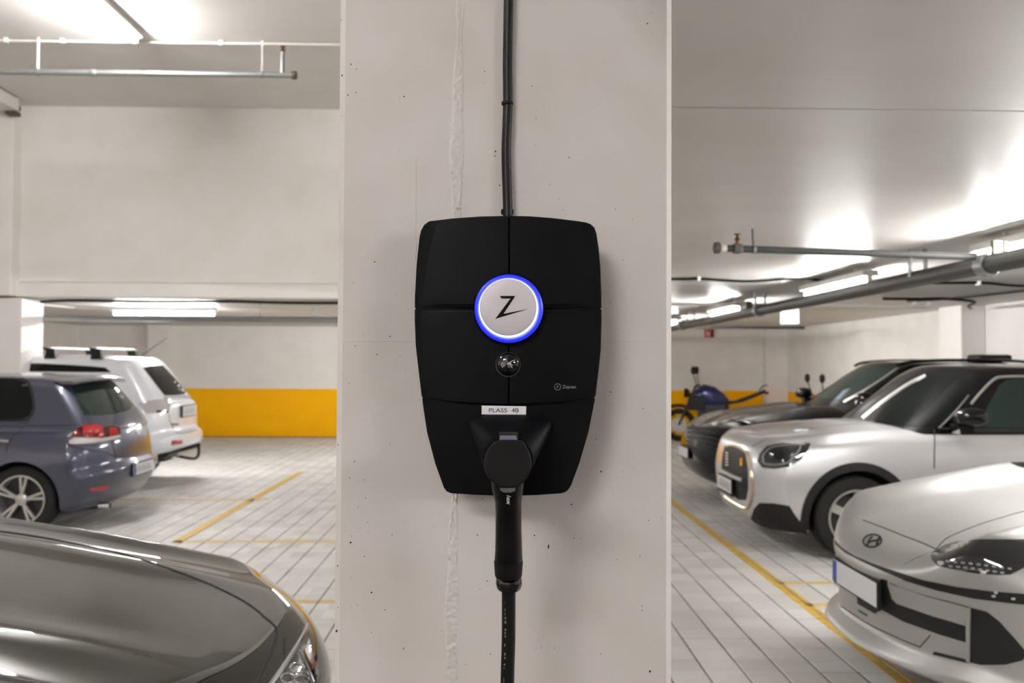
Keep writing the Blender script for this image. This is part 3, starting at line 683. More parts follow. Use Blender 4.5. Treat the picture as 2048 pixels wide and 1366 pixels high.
#CARS
# ------------------------------------------------------------------ car building
def hermite(pts):
    X = np.array([p[0] for p in pts], float); Y = np.array([p[1] for p in pts], float)
    d = np.diff(Y) / np.diff(X); m = np.zeros_like(Y); m[0], m[-1] = d[0], d[-1]
    for i in range(1, len(Y) - 1): m[i] = 0 if d[i - 1] * d[i] <= 0 else 2 * d[i - 1] * d[i] / (d[i - 1] + d[i])
    def f(x):
        x = np.clip(x, X[0], X[-1]); i = np.clip(np.searchsorted(X, x) - 1, 0, len(X) - 2); h = X[i + 1] - X[i]; t = (x - X[i]) / h
        return (2 * t**3 - 3 * t**2 + 1) * Y[i] + (t**3 - 2 * t**2 + t) * h * m[i] + (-2 * t**3 + 3 * t**2) * Y[i + 1] + (t**3 - t**2) * h * m[i + 1]
    return f
def rbox(dims, rad, n, arc=4):
    """surface of a rounded box in normalised coordinates a 0..1, b -1..1, c 0..1"""
    H = [d / 2 / r for d, r in zip(dims, rad)]; H = [max(h, 1.001) for h in H]
    ax = []
    for h, k in zip(H, n):
        e = [-h + 1 - math.tan(PI / 4 * (1 - i / arc)) for i in range(arc)]; m = list(np.linspace(-h + 1, h - 1, k)); ax.append(e + m + [-q for q in e[::-1]])
    V, idx, F = [], {}, []
    def vid(i, j, k):
        key = (i, j, k)
        if key not in idx:
            p = [ax[0][i], ax[1][j], ax[2][k]]; q = [min(max(p[t], -(H[t] - 1)), H[t] - 1) for t in range(3)]; d = [p[t] - q[t] for t in range(3)]
            L = math.sqrt(sum(e * e for e in d)) or 1; r = [(q[t] + d[t] / L) / H[t] for t in range(3)]
            idx[key] = len(V); V.append(((r[0] + 1) / 2, r[1], (r[2] + 1) / 2))
        return idx[key]
    N = [len(a) for a in ax]
    for j in range(N[1] - 1):
        for k in range(N[2] - 1):
            for i, flip in ((0, 1), (N[0] - 1, 0)):
                q = (vid(i, j, k), vid(i, j + 1, k), vid(i, j + 1, k + 1), vid(i, j, k + 1)); F.append(q[::-1] if flip else q)
    for i in range(N[0] - 1):
        for k in range(N[2] - 1):
            for j, flip in ((0, 0), (N[1] - 1, 1)):
                q = (vid(i, j, k), vid(i + 1, j, k), vid(i + 1, j, k + 1), vid(i, j, k + 1)); F.append(q[::-1] if flip else q)
        for j in range(N[1] - 1):
            for k, flip in ((0, 1), (N[2] - 1, 0)):
                q = (vid(i, j, k), vid(i + 1, j, k), vid(i + 1, j + 1, k), vid(i, j + 1, k)); F.append(q[::-1] if flip else q)
    return np.array(V), F
def lower_body(S):
    L, W = S['L'], S['W']; A, F = rbox((L, W, .75), S.get('rad', (.13, .13, .11)), (S.get('nx', 96), 30, 15), 5)
    a, b, c = A[:, 0], A[:, 1], A[:, 2]; ab = np.abs(b)
    nose, tail = hermite(S['nose']), hermite(S['tail'])
    xf = nose(c) + S['pn'] * ab ** S.get('pe', 3); xr = L - tail(c) - S['pt'] * ab ** S.get('pte', 3)
    x = xf + a * (xr - xf)
    w = hermite(S['plan'])(x) * (1 + (hermite(S['side'])(c) - 1))
    for xw, fl in S.get('flare', []): w = w + fl * np.exp(-((x - xw) / .36) ** 2) * np.clip(1 - np.abs(c - .45) / .6, 0, 1)
    y = b * w; zt = hermite(S['top'])(x); cr = hermite(S['crown'])(x)
    zt = zt - cr * ab ** S.get('cp', 2.6)
    for (y0, wd, h, x0, x1) in S.get('ridge', []):
        fx = np.clip((x - x0) / .35, 0, 1) * np.clip((x1 - x) / .5, 0, 1); zt = zt + h * np.exp(-((np.abs(y) - y0) / wd) ** 2) * fx
    zb = hermite(S['bot'])(x); z = zb + c * (zt - zb)
    return np.stack([x, y, z], 1), F
def upper_body(S):
    G = S['green']; A, F = rbox((G['xr0'] - G['xf0'], G['w0'] * 2, .5), G.get('rad', (.2, .12, .10)), (60, 26, 12), 5)
    a, b, c = A[:, 0], A[:, 1], A[:, 2]; ab = np.abs(b)
    xf = G['xf0'] + (G['xf1'] - G['xf0']) * c ** G.get('fe', 1.0) + G['pn'] * ab ** 2.2; xr = G['xr0'] + (G['xr1'] - G['xr0']) * c ** G.get('re', 1.2) - G.get('pt', .1) * ab ** 2.2
    x = xf + a * (xr - xf); y = b * (G['w0'] + (G['w1'] - G['w0']) * c ** 1.15) * hermite(G['plan'])(x)
    zr = hermite(G['roof'])(x) - G.get('crown', .05) * ab ** 2.4; z = G['zb'] + c * (zr - G['zb'])
    return np.stack([x, y, z], 1), F
class Car:
    def __init__(s, S, name, label, cat, paint, roof=None, frame=(0, 0, 1)):
        s.S = S; s.X0, s.Yc, s.dir = S['X0'], S['Yc'], S.get('dir', 1)
        s.root = thing(name, label, cat, (s.X0 + s.dir * S['L'] / 2, s.Yc, 0)); s.paint = paint
        V, F = lower_body(S); V = s.wv(V); me = mesh_from('low', V, F)
        tmp = link('tmp', me, None, [paint, M['dark']]); cuts = []
        for xw in S['wheels']:
            for sd in (-1, 1):
                mb = MB(); yo = S['W'] / 2 + .1; yi = S['W'] / 2 - .30; n = 40
                cx_, cz_, r_ = xw, S['rw'], S['ra']
                c0 = s.w((cx_, sd * yi, cz_ + .0)); ax = (0, sd * (yo - yi), 0)
                mb.lathe([(r_, 0), (r_, 1)], (0, 0, 0), (0, 1, 0), n)
                vv = [Vector((p.x, p.y * sd * (yo - yi), p.z)) + c0 for p in mb.v]
                cm = mesh_from('cut', vv, mb.f); cm.materials.append(paint); cm.materials.append(M['dark'])
                for p in cm.polygons: p.material_index = 1
                co = bpy.data.objects.new('cut', cm); COL.objects.link(co); cuts.append(co)
                md = tmp.modifiers.new('b', 'BOOLEAN'); md.object = co; md.operation = 'DIFFERENCE'; md.solver = 'EXACT'
        dg = bpy.context.evaluated_depsgraph_get(); nm = bpy.data.meshes.new_from_object(tmp.evaluated_get(dg)); nm.name = 'body_shell'
        for co in cuts: bpy.data.objects.remove(co)
        bpy.data.objects.remove(tmp)
        nm.shade_smooth(); nm.set_sharp_from_angle(angle=math.radians(42))
        s.body = link('body', nm, s.root)
        s.upper = None; tri_v = [v.co.copy() for v in nm.vertices]; tri_f = [tuple(p.vertices) for p in nm.polygons]
        if 'green' in S:
            V2, F2 = upper_body(S); V2 = s.wv(V2); um = mesh_from('cabin_shell', V2, F2, True, 60)
            s.upper = link('cabin', um, s.root, roof or paint)
            n = len(tri_v); tri_v += [Vector(v) for v in V2]; tri_f += [tuple(i + n for i in f) for f in F2]
        s.bvh = BVHTree.FromPolygons(tri_v, tri_f)
    def w(s, p): return Vector((s.X0 + s.dir * p[0], s.Yc + p[1], p[2]))
    def wv(s, V):
        V = np.array(V); return np.stack([s.X0 + s.dir * V[:, 0], s.Yc + V[:, 1], V[:, 2]], 1)
    def hit(s, px, py):
        d = ray(px, py); h = s.bvh.ray_cast(CAMP, d)
        if h[0] is not None:
            n = h[1].normalized(); n = -n if n.dot(d) > 0 else n
            return h[0], n
        return None
    def edge(s, px, py, cx, cy):
        """pull a pixel that misses the car towards (cx, cy) until it lands on it"""
        for k in range(40):
            u = k / 40; h = s.hit(px + (cx - px) * u, py + (cy - py) * u)
            if h: return h
        return None
    def patch(s, name, poly, m, off=.004, th=.010, step=8, mirror=False, parent=None, smooth=True, clean=None):
        poly = dens(poly, step); cx = sum(p[0] for p in poly) / len(poly); cy = sum(p[1] for p in poly) / len(poly); n = len(poly)
        r = delaunay_2d_cdt([Vector(p) for p in poly] + grid_in(poly, step), [], [list(range(n))], 1, 1e-6)
        top, bot, nb = [], [], n
        for p in r[0]:
            h = s.edge(p.x, p.y, cx, cy)
            if h is None: return None
            top.append(h[0] + h[1] * off); bot.append(h[0] + h[1] * (off - th))
        v = top + bot; N = len(top); f = [tuple(q) for q in r[2]]
        ed = {}
        for q in f:
            for i in range(len(q)):
                e = (q[i], q[(i + 1) % len(q)]); ed[e] = 1
        for e in list(ed):
            if (e[1], e[0]) not in ed: f.append((e[0], e[0] + N, e[1] + N, e[1]))
        pr = parent or s.root
        o = obj(name, v, f, m, pr, smooth, 35)
        if mirror:
            vm = [Vector((p.x, 2 * s.Yc - p.y, p.z)) for p in v]; o2 = obj(name, vm, f, m, pr, smooth, 35)
        return o
    def line(s, name, pts, r, m, parent=None, sink=.3, mirror=False, sub=5):
        P = []
        for q in smooth_curve([(p[0], p[1], 0) for p in pts], sub):
            h = s.hit(q.x, q.y)
            if h: P.append(h[0] + h[1] * r * (1 - 2 * sink))
        if len(P) < 2: return None
        o = MB().tube(P, r, 6).build(name, m, parent or s.root, True)
        if mirror: MB().tube([Vector((p.x, 2 * s.Yc - p.y, p.z)) for p in P], r, 6).build(name, m, parent or s.root, True)
        return o
    def wheels(s, spokes, rr, rimr, rim_m, double=False, wide=.10):
        S = s.S
        for xw in S['wheels']:
            for sd in (-1, 1):
                c = s.w((xw, sd * (S['W'] / 2 - .03), S['rw'])); ax = Vector((0, sd, 0))
                prof = [(rimr, -.2), (rr - .02, -.2), (rr, -.185), (rr, -.025), (rr - .012, -.006), (rr - .03, .002), (rimr + .03, .004), (rimr + .012, 0), (rimr, -.012)]
                wh = MB().lathe(prof, c, ax, 48, False).build('wheel', M['rubber'], s.root, True, 30); wh.name = 'wheel'
                MB().lathe([(rimr + .004, -.012), (rimr, 0), (rimr - .012, .001), (rimr - .02, -.012), (rimr - .03, -.07), (rimr - .04, -.16), (.03, -.165)], c, ax, 48, False).build('rim', rim_m, wh, True, 35)
                MB().lathe([(rimr - .035, -.10), (.05, -.10)], c, ax, 32, False).build('brake_disc', M['dark_metal'], wh)
                hb = MB().lathe([(.058, -.05), (.054, -.022), (.04, -.016), (.03, -.012), (.0001, -.012)], c, ax, 24, False)
                hb.build('hub', rim_m, wh, True, 35)
                for k in range(spokes):
                    mb = MB(); th0 = 2 * PI * k / spokes + .2
                    for o_ in ((-wide, wide) if double else (0,)):
                        a0, a1 = th0 + o_ * .6, th0 + o_; w0, w1 = (.010, .012) if double else (.03, .035)
                        def P(r_, th, t, h): return c + Vector((r_ * math.cos(th) - t * math.sin(th), sd * h, r_ * math.sin(th) + t * math.cos(th)))
                        q = [P(.05, a0, -w0, -.018), P(.05, a0, w0, -.018), P(rimr - .012, a1, w1, -.006), P(rimr - .012, a1, -w1, -.006)]; q2 = [p - ax * .03 for p in q]
                        mb.add(q + q2, [(0, 1, 2, 3), (7, 6, 5, 4), (0, 4, 5, 1), (1, 5, 6, 2), (2, 6, 7, 3), (3, 7, 4, 0)])
                    mb.build('spoke', rim_m, wh)
def qpx(pts, ox, oy, sc): return [(ox + x / sc, oy + y / sc) for x, y in pts]
M['rubber'] = mat('tyre_rubber', (26, 26, 27), .75, spec=.3); M['dark_metal'] = mat('dark_metal', (60, 60, 62), .5, metal=.6)
M['alloy'] = mat('alloy', (190, 188, 184), .3, metal=.75); M['chrome'] = mat('chrome', (210, 212, 215), .12, metal=1)
M['glass'] = mat('car_glass', (9, 12, 12), .04, spec=.28); M['glass2'] = mat('car_glass_green', (30, 42, 39), .05, spec=.42)
M['trim'] = mat('grey_black_trim', (20, 21, 23), .6, spec=.3); M['seam'] = mat('panel_gap', (30, 29, 28), .8)
M['lens_red'] = mat('red_lens', (168, 12, 14), .12, coat=1); M['lens_clear'] = mat('clear_lens', (196, 192, 190), .12, metal=.3, coat=1); M['lens_dark'] = mat('dark_lens', (22, 23, 26), .06, coat=1)
M['plate'] = mat('number_plate', (208, 208, 210), .45); M['plate_blue'] = mat('plate_blue', (24, 58, 150), .45)
def paint(name, rgb, metal, rough, coat=1.0): return mat(name, rgb, rough, metal=metal, coat=coat, coat_rough=.03)
M['p_dark'] = mat('dark_olive_paint', (26, 27, 23), .06, spec=.5, coat=.6); M['p_sedan'] = mat('pale_matte_paint', (160, 159, 156), .38, metal=.5, spec=.42)
M['p_mini'] = paint('silver_paint', (198, 197, 198), .5, .34); M['p_black'] = mat('black_paint', (12, 12, 14), .14, spec=.45)
M['p_roof'] = mat('black_roof_paint', (12, 12, 14), .15, spec=.4); M['p_golf'] = paint('slate_paint', (62, 65, 82), .5, .36); M['p_white'] = paint('white_paint', (222, 224, 230), .1, .35)

M['led_grey'] = mat('led_grey', (120, 123, 126), .4); M['gold'] = mat('warm_silver_frame', (196, 176, 148), .3, metal=.8); M['lens_dark_red'] = mat('smoked_red_lens', (62, 10, 12), .1, coat=1); M['amber'] = mat('amber_lens', (120, 74, 40), .2, coat=1)
# ---- pale matte sedan, right foreground
S6 = dict(L=4.60, W=1.88, X0=1.75, Yc=4.40, rw=.345, ra=.385, wheels=(.92, 3.75), rad=(.07, .12, .06),
    nose=[(0, .03), (.08, -.05), (.16, -.03), (.22, .03), (.5, .03), (.72, .015), (.86, .0), (.94, .02), (1, .05)], tail=[(0, .15), (.5, 0), (1, .1)], pn=.40, pe=2.5, pt=.3,
    plan=[(0, .92), (.5, .93), (1.0, .94), (3.9, .94), (4.6, .85)], side=[(0, .93), (.3, .98), (.6, 1.0), (.85, .97), (1, .93)],
    top=[(0, .70), (.08, .735), (.2, .79), (.45, .86), (.8, .93), (1.2, .99), (2.2, .98), (4.0, 1.0), (4.6, .95)], crown=[(0, .0), (.6, .05), (1.4, .06), (4.6, .05)], cp=3,
    ridge=[(.66, .14, .10, -.05, 2.2)], bot=[(0, .27), (.25, .235), (.6, .17), (4.6, .2)], flare=[(.92, .015), (3.75, .02)],
    green=dict(xf0=1.15, xf1=2.25, xr0=4.5, xr1=3.4, w0=.80, w1=.60, zb=.85, pn=.22, plan=[(0, .96), (2, 1), (4.8, .8)], roof=[(1, 1.2), (1.7, 1.40), (2.4, 1.49), (3.4, 1.42), (4.8, 1.1)]))
ion = Car(S6, 'sedan_car', 'pale matte silver sedan at the lower right with black front strip', 'car', M['p_sedan'])
ion.wheels(5, .345, .25, M['alloy'], True)
Q = lambda pts: qpx(pts, 1640, 1040, 4.191)
Q2 = lambda pts: qpx(pts, 1640, 900, 2.931)
ion.patch('front_strip', Q2([(88, 528), (130, 573), (200, 618), (300, 663), (400, 698), (600, 762), (800, 803), (1000, 829), (1196, 844), (1330, 850), (1330, 912), (1196, 906), (1050, 889), (900, 870), (700, 826), (500, 766), (350, 702), (250, 656), (150, 606), (90, 552)]), M['trim'], .004, .01, 5)
ion.patch('cowl_panel', Q2([(1098, 66), (1196, 48), (1330, 30), (1330, 170), (1196, 104), (1150, 92)]), M['black_gloss'], .003, .01, 6)
ion.line('hood_gap', Q2([(682, 580), (740, 520), (830, 478), (950, 432), (1080, 392), (1196, 360), (1330, 330)]), .003, M['seam'], sink=.55)
ion.patch('lower_grille', Q([(520, 492), (562, 505), (600, 660), (640, 700), (940, 808), (1235, 890), (1240, 1030), (1000, 958), (700, 850), (512, 748), (462, 785), (318, 702), (312, 640), (200, 540), (400, 560)]), M['trim'], .003, .012, 6)
ion.patch('grille_panel', Q([(572, 528), (900, 640), (1240, 735), (1222, 885), (940, 800), (650, 698), (608, 650)]), M['p_sedan'], .006, .012, 8)
ion.patch('side_intake', Q([(1268, 735), (1400, 772), (1500, 850), (1620, 980), (1740, 1120), (1700, 1175), (1560, 1210), (1350, 1215), (1250, 1190)]), M['trim'], .004, .012, 6)
ion.patch('lip_slot', Q([(965, 1104), (1240, 1172), (1240, 1200), (945, 1128)]), M['trim'], .004, .01, 4)
ion.patch('intake_blade', Q([(1238, 735), (1268, 735), (1262, 1195), (1240, 1190)]), M['p_sedan'], .016, .02, 5)
hl = ion.patch('headlight', Q([(930, 292), (965, 262), (1050, 215), (1150, 185), (1350, 165), (1560, 165), (1800, 170), (1800, 330), (1705, 405), (1600, 458), (1480, 462), (1300, 445), (1100, 410), (990, 385), (945, 340)]), M['lens_dark'], .004, .012, 6)
if hl:
    for (x0, y0, x1, y1, n) in ((1075, 352, 1590, 412, 9), (1100, 392, 1530, 446, 8)):
        for k in range(n):
            xx = x0 + (x1 - x0) * k / (n - 1); yy = y0 + (y1 - y0) * k / (n - 1) - 6 * math.sin(PI * k / (n - 1))
            ion.patch('led_cell', Q([(xx - 17, yy - 11), (xx + 17, yy - 8), (xx + 15, yy + 9), (xx - 15, yy + 5)]), M['led_grey'], .006, .004, 6, parent=hl)
    ion.patch('led_cell', Q([(992, 352), (1040, 352), (1050, 372), (1020, 388), (994, 375)]), M['lens_clear'], .0075, .006, 4, parent=hl)
    ion.patch('led_cell', Q([(1345, 425), (1410, 432), (1378, 462), (1360, 455)]), M['lens_clear'], .0075, .006, 4, parent=hl)
for (x, y) in ((1480, 606), (1460, 636), (1625, 658)):
    ion.patch('strip_lamp', Q([(x - 17, y - 10), (x + 17, y - 8), (x + 14, y + 12), (x - 17, y + 10)]), M['lens_clear'], .006, .005, 5)
ion.line('hood_gap', Q([(360, 0), (520, 60), (700, 132), (850, 190), (975, 245)]), .0035, M['seam'], sink=.6)
ion.line('hood_gap', Q([(700, 375), (820, 312), (950, 262)]), .0015, M['seam'], sink=.7)
ion.line('bumper_gap', Q([(175, 720), (400, 868), (600, 965), (820, 1058), (850, 1050), (925, 965)]), .003, M['seam'], sink=.6)
ion.line('bumper_gap', Q([(1255, 735), (1100, 690), (900, 640), (700, 575), (590, 530)]), .002, M['seam'], sink=.6)
em = []
ring = [(440 + 76 * math.cos(t) + 4 * math.sin(t), 176 + 52 * math.sin(t) - 8 * math.cos(t)) for t in [2 * PI * k / 36 for k in range(37)]]
eb = ion.line('emblem', Q(ring), .0045, M['seam'], sink=.25, sub=1)
for seg in ([(400, 215), (412, 170), (440, 145)], [(478, 205), (490, 165), (505, 140)], [(410, 190), (440, 178), (470, 176), (498, 165)]):
    ion.line('emblem_bar', Q(seg), .006, M['seam'], eb, sink=.35, sub=3)
mb = Q([(330, 757), (395, 800)])
for k in range(6):
    u = k / 5; x, y = 330 + 65 * u, 762 + 38 * u
    ion.line('vent_slot', Q([(x - 5, y - 10), (x + 3, y + 8)]), .003, M['seam'], sink=.4)
def plate_obj(c, X, y0, y1, z0, z1, text=None, tilt=0, facing=-1, frame=None, blue=True, parent=None, blueside=1):
    """plate facing -X (facing=-1) or +X; y runs along the car's width"""
    pr = parent or c.root; t = .006 * facing
    if frame: MB().box(*sorted((X - t * .5, X + .012 * facing)), y0 - .012, y1 + .012, z0 - .03 if frame > 1 else z0 - .012, z1 + .012, .003).build('plate_holder', M['trim'], pr)
    X1 = X + (.014 * facing if frame else 0)
    p = MB().box(*sorted((X1, X1 + t)), y0, y1, z0, z1, .002).build('number_plate', M['plate'], pr)
    if blue:
        yb0, yb1 = (y1 - .05, y1) if blueside > 0 else (y0, y0 + .05)
        MB().box(*sorted((X1 + t, X1 + t * 1.3)), yb0, yb1, z0 + .002, z1 - .002).build('plate_band', M['plate_blue'], p)
    if text:
        ink = MB(); n = len(text); random.seed(hash(text) % 1000 if False else len(text) * 7)
        for k in range(n):
            yy = y0 + .03 + (y1 - y0 - .09) * (k + .5) / n; h = (z1 - z0) * .62; zc = (z0 + z1) / 2
            ink.box(*sorted((X1 + t, X1 + t * 1.2)), yy - .013, yy - .005, zc - h / 2, zc + h / 2).box(*sorted((X1 + t, X1 + t * 1.2)), yy + .005, yy + .013, zc - h / 2, zc + (h / 2 if k % 2 else 0))
            ink.box(*sorted((X1 + t, X1 + t * 1.2)), yy - .013, yy + .013, zc - .004, zc + .004)
        o = ink.build('plate_characters', M['plate_grey'], p); o['kind'] = 'stuff'
    return p
M['plate_grey'] = mat('plate_characters_grey', (120, 122, 128), .5)
ph = plate_obj(ion, 1.765, 4.135, 4.655, .503, .613, None, frame=1)
# ---- silver crossover
SM = dict(L=4.24, W=1.84, X0=2.16, Yc=8.35, rw=.345, ra=.40, wheels=(.84, 3.50), rad=(.06, .10, .07),
    nose=[(0, .16), (.15, .05), (.3, .02), (.6, .0), (.8, .02), (.92, .05), (1, .10)], tail=[(0, .1), (.5, 0), (1, .1)], pn=.20, pe=4.5, pt=.2,
    plan=[(0, .885), (.6, .915), (1.0, .92), (3.8, .92), (4.24, .86)], side=[(0, .92), (.3, .985), (.6, 1.0), (.85, .97), (1, .90)],
    top=[(0, .93), (.08, .965), (.25, 1.01), (.6, 1.06), (1.2, 1.10), (2.0, 1.10), (4.0, 1.12), (4.24, 1.05)], crown=[(0, .04), (.6, .05), (4.24, .04)], cp=3,
    bot=[(0, .20), (.4, .2), (4.24, .22)], flare=[(.84, .02), (3.50, .02)],
    green=dict(xf0=1.02, xf1=1.80, xr0=4.18, xr1=3.9, w0=.84, w1=.68, zb=.95, pn=.16, plan=[(0, .97), (2, 1), (4.4, .95)], roof=[(1, 1.50), (1.7, 1.585), (2.3, 1.625), (3.4, 1.61), (4.4, 1.55)]))
mini = Car(SM, 'crossover_car', 'silver crossover with black roof and tall grille behind the pale sedan', 'car', M['p_mini'], M['p_roof'])
mini.wheels(5, .345, .235, M['alloy'], False)
Q = lambda pts: qpx(pts, 1340, 680, 2.893)
ws = mini.patch('windshield', Q([(1105, 455), (1200, 378), (1330, 285), (1455, 215), (1560, 212), (1690, 220), (1740, 240), (1720, 310), (1640, 410), (1562, 500), (1350, 498), (1190, 475)]), M['glass'], .004, .01, 10)
mini.patch('side_window', Q([(1790, 505), (1810, 430), (1860, 340), (1905, 262), (1955, 228), (2080, 222), (2300, 222), (2300, 515), (2050, 512)]), M['glass2'], .004, .01, 12)
mini.line('window_trim', Q([(1740, 372), (1800, 300), (1870, 232), (1925, 215), (2080, 212), (2300, 212)]), .012, M['alloy'], sink=.3)
mini.line('edge_highlight', Q([(1112, 452), (1230, 358), (1370, 262), (1480, 206)]), .015, M['alloy'], sink=.35)  # bright strip imitates the highlight along the windshield's far edge
mini.line('pillar_trim', Q([(1552, 512), (1600, 465), (1660, 400), (1725, 322)]), .011, M['chrome'], sink=.3)
mini.line('window_seal', Q([(1560, 512), (1800, 516), (2050, 518), (2300, 518)]), .008, M['seam'], sink=.4)
h = mini.patch('headlight', Q([(508, 702), (518, 660), (560, 615), (640, 597), (740, 595), (815, 598), (800, 635), (760, 690), (690, 735), (600, 745), (535, 738)]), M['lens_dark'], .004, .012, 7)
if h:
    mini.line('light_ring', Q([(545, 705), (545, 668), (585, 628), (650, 615), (740, 612), (752, 625), (715, 680), (670, 715), (600, 724), (552, 718), (545, 705)]), .009, M['led_grey'], h, sink=0)
    mini.patch('projector', Q([(600, 690), (600, 660), (625, 642), (655, 648), (665, 672), (640, 695)]), M['trim'], .006, .004, 5, parent=h)
gr = mini.patch('grille', Q([(316, 625), (350, 618), (405, 628), (436, 660), (450, 740), (452, 860), (440, 925), (400, 925), (330, 880), (304, 850), (300, 720), (306, 660)]), M['trim'], .004, .012, 6)
if gr:
    mini.patch('badge_s', Q([(413, 686), (424, 684), (423, 700), (416, 702), (424, 708), (422, 728), (412, 728)]), M['yellow'], .012, .01, 4, parent=gr)
    mini.patch('grille_bar', Q([(300, 745), (370, 780), (420, 800), (418, 818), (365, 798), (300, 765)]), M['p_mini'], .014, .014, 5, parent=gr)
    for k in range(5): mini.patch('chrome_stud', Q([(333, 650 + 17 * k), (345, 652 + 17 * k), (345, 661 + 17 * k), (333, 659 + 17 * k)]), M['white_pipe'], .02, .012, 5, parent=gr)
mini.line('grille_frame', Q([(318, 618), (370, 612), (420, 632), (455, 672), (472, 760), (478, 870), (465, 945), (440, 972), (380, 945), (320, 905)]), .014, M['gold'], sink=.3)
mini.patch('front_skirt', Q([(520, 943), (600, 945), (690, 960), (715, 1000), (750, 1048), (780, 1050), (800, 1120), (640, 1100), (430, 1075), (470, 1030), (490, 975)]), M['trim'], .008, .02, 7)
mini.patch('skid_strip', Q([(300, 945), (330, 960), (380, 1010), (440, 1050), (430, 1074), (360, 1035), (300, 985)]), M['alloy'], .012, .02, 5)
mini.line('door_gap', Q([(1530, 518), (1530, 600), (1528, 745)]), .005, M['seam'], sink=.5)
mini.line('bonnet_gap', Q([(1180, 480), (900, 500), (600, 560), (470, 620)]), .003, M['seam'], sink=.6)
def arch(c, xw, r0, r1, m, sd=-1, off=.008):
    """a ring of cladding around a wheel opening, laid on the body side"""
    S = c.S; v, f = [], []; n = 40; base = []
    for k in range(n + 1):
        th = PI * (-.08 + 1.16 * k / n)
        row = []
        for r in (r0, (r0 + r1) / 2, r1):
            o = c.w((xw + r * math.cos(th), sd * 2, S['rw'] + r * math.sin(th))); h = c.bvh.ray_cast(o, Vector((0, -sd, 0)))
            if r == r0: h = c.bvh.ray_cast(c.w((xw + (r + .012) * math.cos(th), sd * 2, S['rw'] + (r + .012) * math.sin(th))), Vector((0, -sd, 0)))
            y = h[0].y if (h[0] is not None and abs(h[0].y - c.Yc) > S['W'] / 2 - .2) else c.Yc + sd * (S['W'] / 2 - .02)
            row.append(Vector((o.x, y + sd * off, o.z)))
        row.append(Vector((row[0].x, row[0].y - sd * .08, row[0].z))); row.append(Vector((row[2].x, row[2].y - sd * .03, row[2].z)))
        base.append(row)
    for row in base: v += row
    for k in range(n):
        a, b = k * 5, (k + 1) * 5
        for i, j in ((0, 1), (1, 2), (3, 0), (2, 4)): f.append((a + i, a + j, b + j, b + i))
    return obj('arch_trim', v, f, m, c.root, True, 35)
for xw in SM['wheels']:
    for sd in (-1, 1): arch(mini, xw, .398, .465, M['trim'], sd)
mb = MB()
mc = at(1340 + 1745 / 2.893, 680 + 445 / 2.893, 7.28); mir = thing('x', None, None); bpy.data.objects.remove(mir)
def mirror_part(c, px, py, Y, rx, ry, rz, m, foot):
    p = at(px, py, Y)
    for sd in (0, 1):
        q = Vector((p.x, p.y if sd == 0 else 2 * c.Yc - p.y, p.z)); s_ = 1 if sd == 0 else -1
        bm = bmesh.new(); bmesh.ops.create_uvsphere(bm, u_segments=24, v_segments=14, radius=1)
        for vv in bm.verts:
            k = vv.co; x, y, z = (math.copysign(abs(t) ** .8, t) for t in k); vv.co = Vector((q.x + x * rx, q.y + y * ry, q.z + z * rz))
        me = bpy.data.meshes.new('mirror'); bm.to_mesh(me); bm.free(); me.shade_smooth(); mo = link('mirror', me, c.root, m)
        MB().prism([(q.x - .06 + foot[0], q.y + s_ * .0, q.z - rz * .8), (q.x + .08 + foot[0], q.y, q.z - rz * .8), (q.x + .06 + foot[0], q.y, q.z - rz - .07), (q.x - .04 + foot[0], q.y, q.z - rz - .07)], (0, s_ * .14, 0)).build('mirror_foot', m, mo)
mirror_part(mini, 1340 + 1745 / 2.893, 680 + 445 / 2.893, 7.32, .13, .085, .075, M['p_roof'], (-.05, 0))
plate_obj(mini, 2.145, 8.35 - .24, 8.35 + .24, .455, .575, 'AB12345', frame=2, blue=False)
rail = MB().tube([mini.w((2.0, -.56, 1.63)), mini.w((3.6, -.56, 1.62))], .012, 8).tube([mini.w((2.0, .56, 1.63)), mini.w((3.6, .56, 1.62))], .012, 8)
rail = MB().box(*sorted((mini.w((2.9, 0, 0)).x, mini.w((3.2, 0, 0)).x)), mini.Yc - .05, mini.Yc + .05, 1.60, 1.66, .02).build('roof_fin', M['p_roof'], mini.root)
# ---- black suv
SU = dict(L=4.05, W=1.90, X0=2.34, Yc=11.0, rw=.36, ra=.41, wheels=(.93, 3.35), rad=(.07, .12, .07),
    nose=[(0, .2), (.2, .05), (.4, .0), (.6, .0), (.8, .02), (1, .10)], tail=[(0, .1), (.5, 0), (1, .1)], pn=.26, pe=3, pt=.2,
    plan=[(0, .9), (.6, .94), (1.0, .95), (3.8, .95), (4.05, .86)], side=[(0, .92), (.3, .985), (.6, 1.0), (.85, .965), (1, .89)],
    top=[(0, .84), (.1, .88), (.3, .95), (.6, 1.02), (1.0, 1.08), (1.45, 1.13), (2.2, 1.08), (4.7, 1.1)], crown=[(0, .04), (.6, .06), (4.7, .05)], cp=3, ridge=[(.62, .12, .03, .1, 2.0)],
    bot=[(0, .22), (4.7, .22)], flare=[(.93, .02), (3.35, .02)],
    green=dict(xf0=1.25, xf1=2.25, xr0=4.0, xr1=3.8, w0=.86, w1=.68, zb=.95, pn=.2, plan=[(0, .97), (2, 1), (4.7, .93)], roof=[(1.2, 1.5), (2.1, 1.63), (2.8, 1.67), (3.8, 1.66), (4.7, 1.55)]))
suv = Car(SU, 'suv_car', 'glossy black SUV parked farthest in the right row', 'car', M['p_black'], M['p_black'])
suv.wheels(5, .36, .25, M['alloy'], True)
suv.patch('windshield', Q([(815, 320), (880, 262), (970, 215), (1070, 178), (1180, 158), (1300, 158), (1320, 165), (1240, 215), (1120, 290), (1000, 352), (900, 338)]), M['glass2'], .004, .01, 8)
suv.line('pillar_trim', Q([(1330, 158), (1240, 222), (1120, 298), (1005, 362)]), .016, M['alloy'], sink=.3)
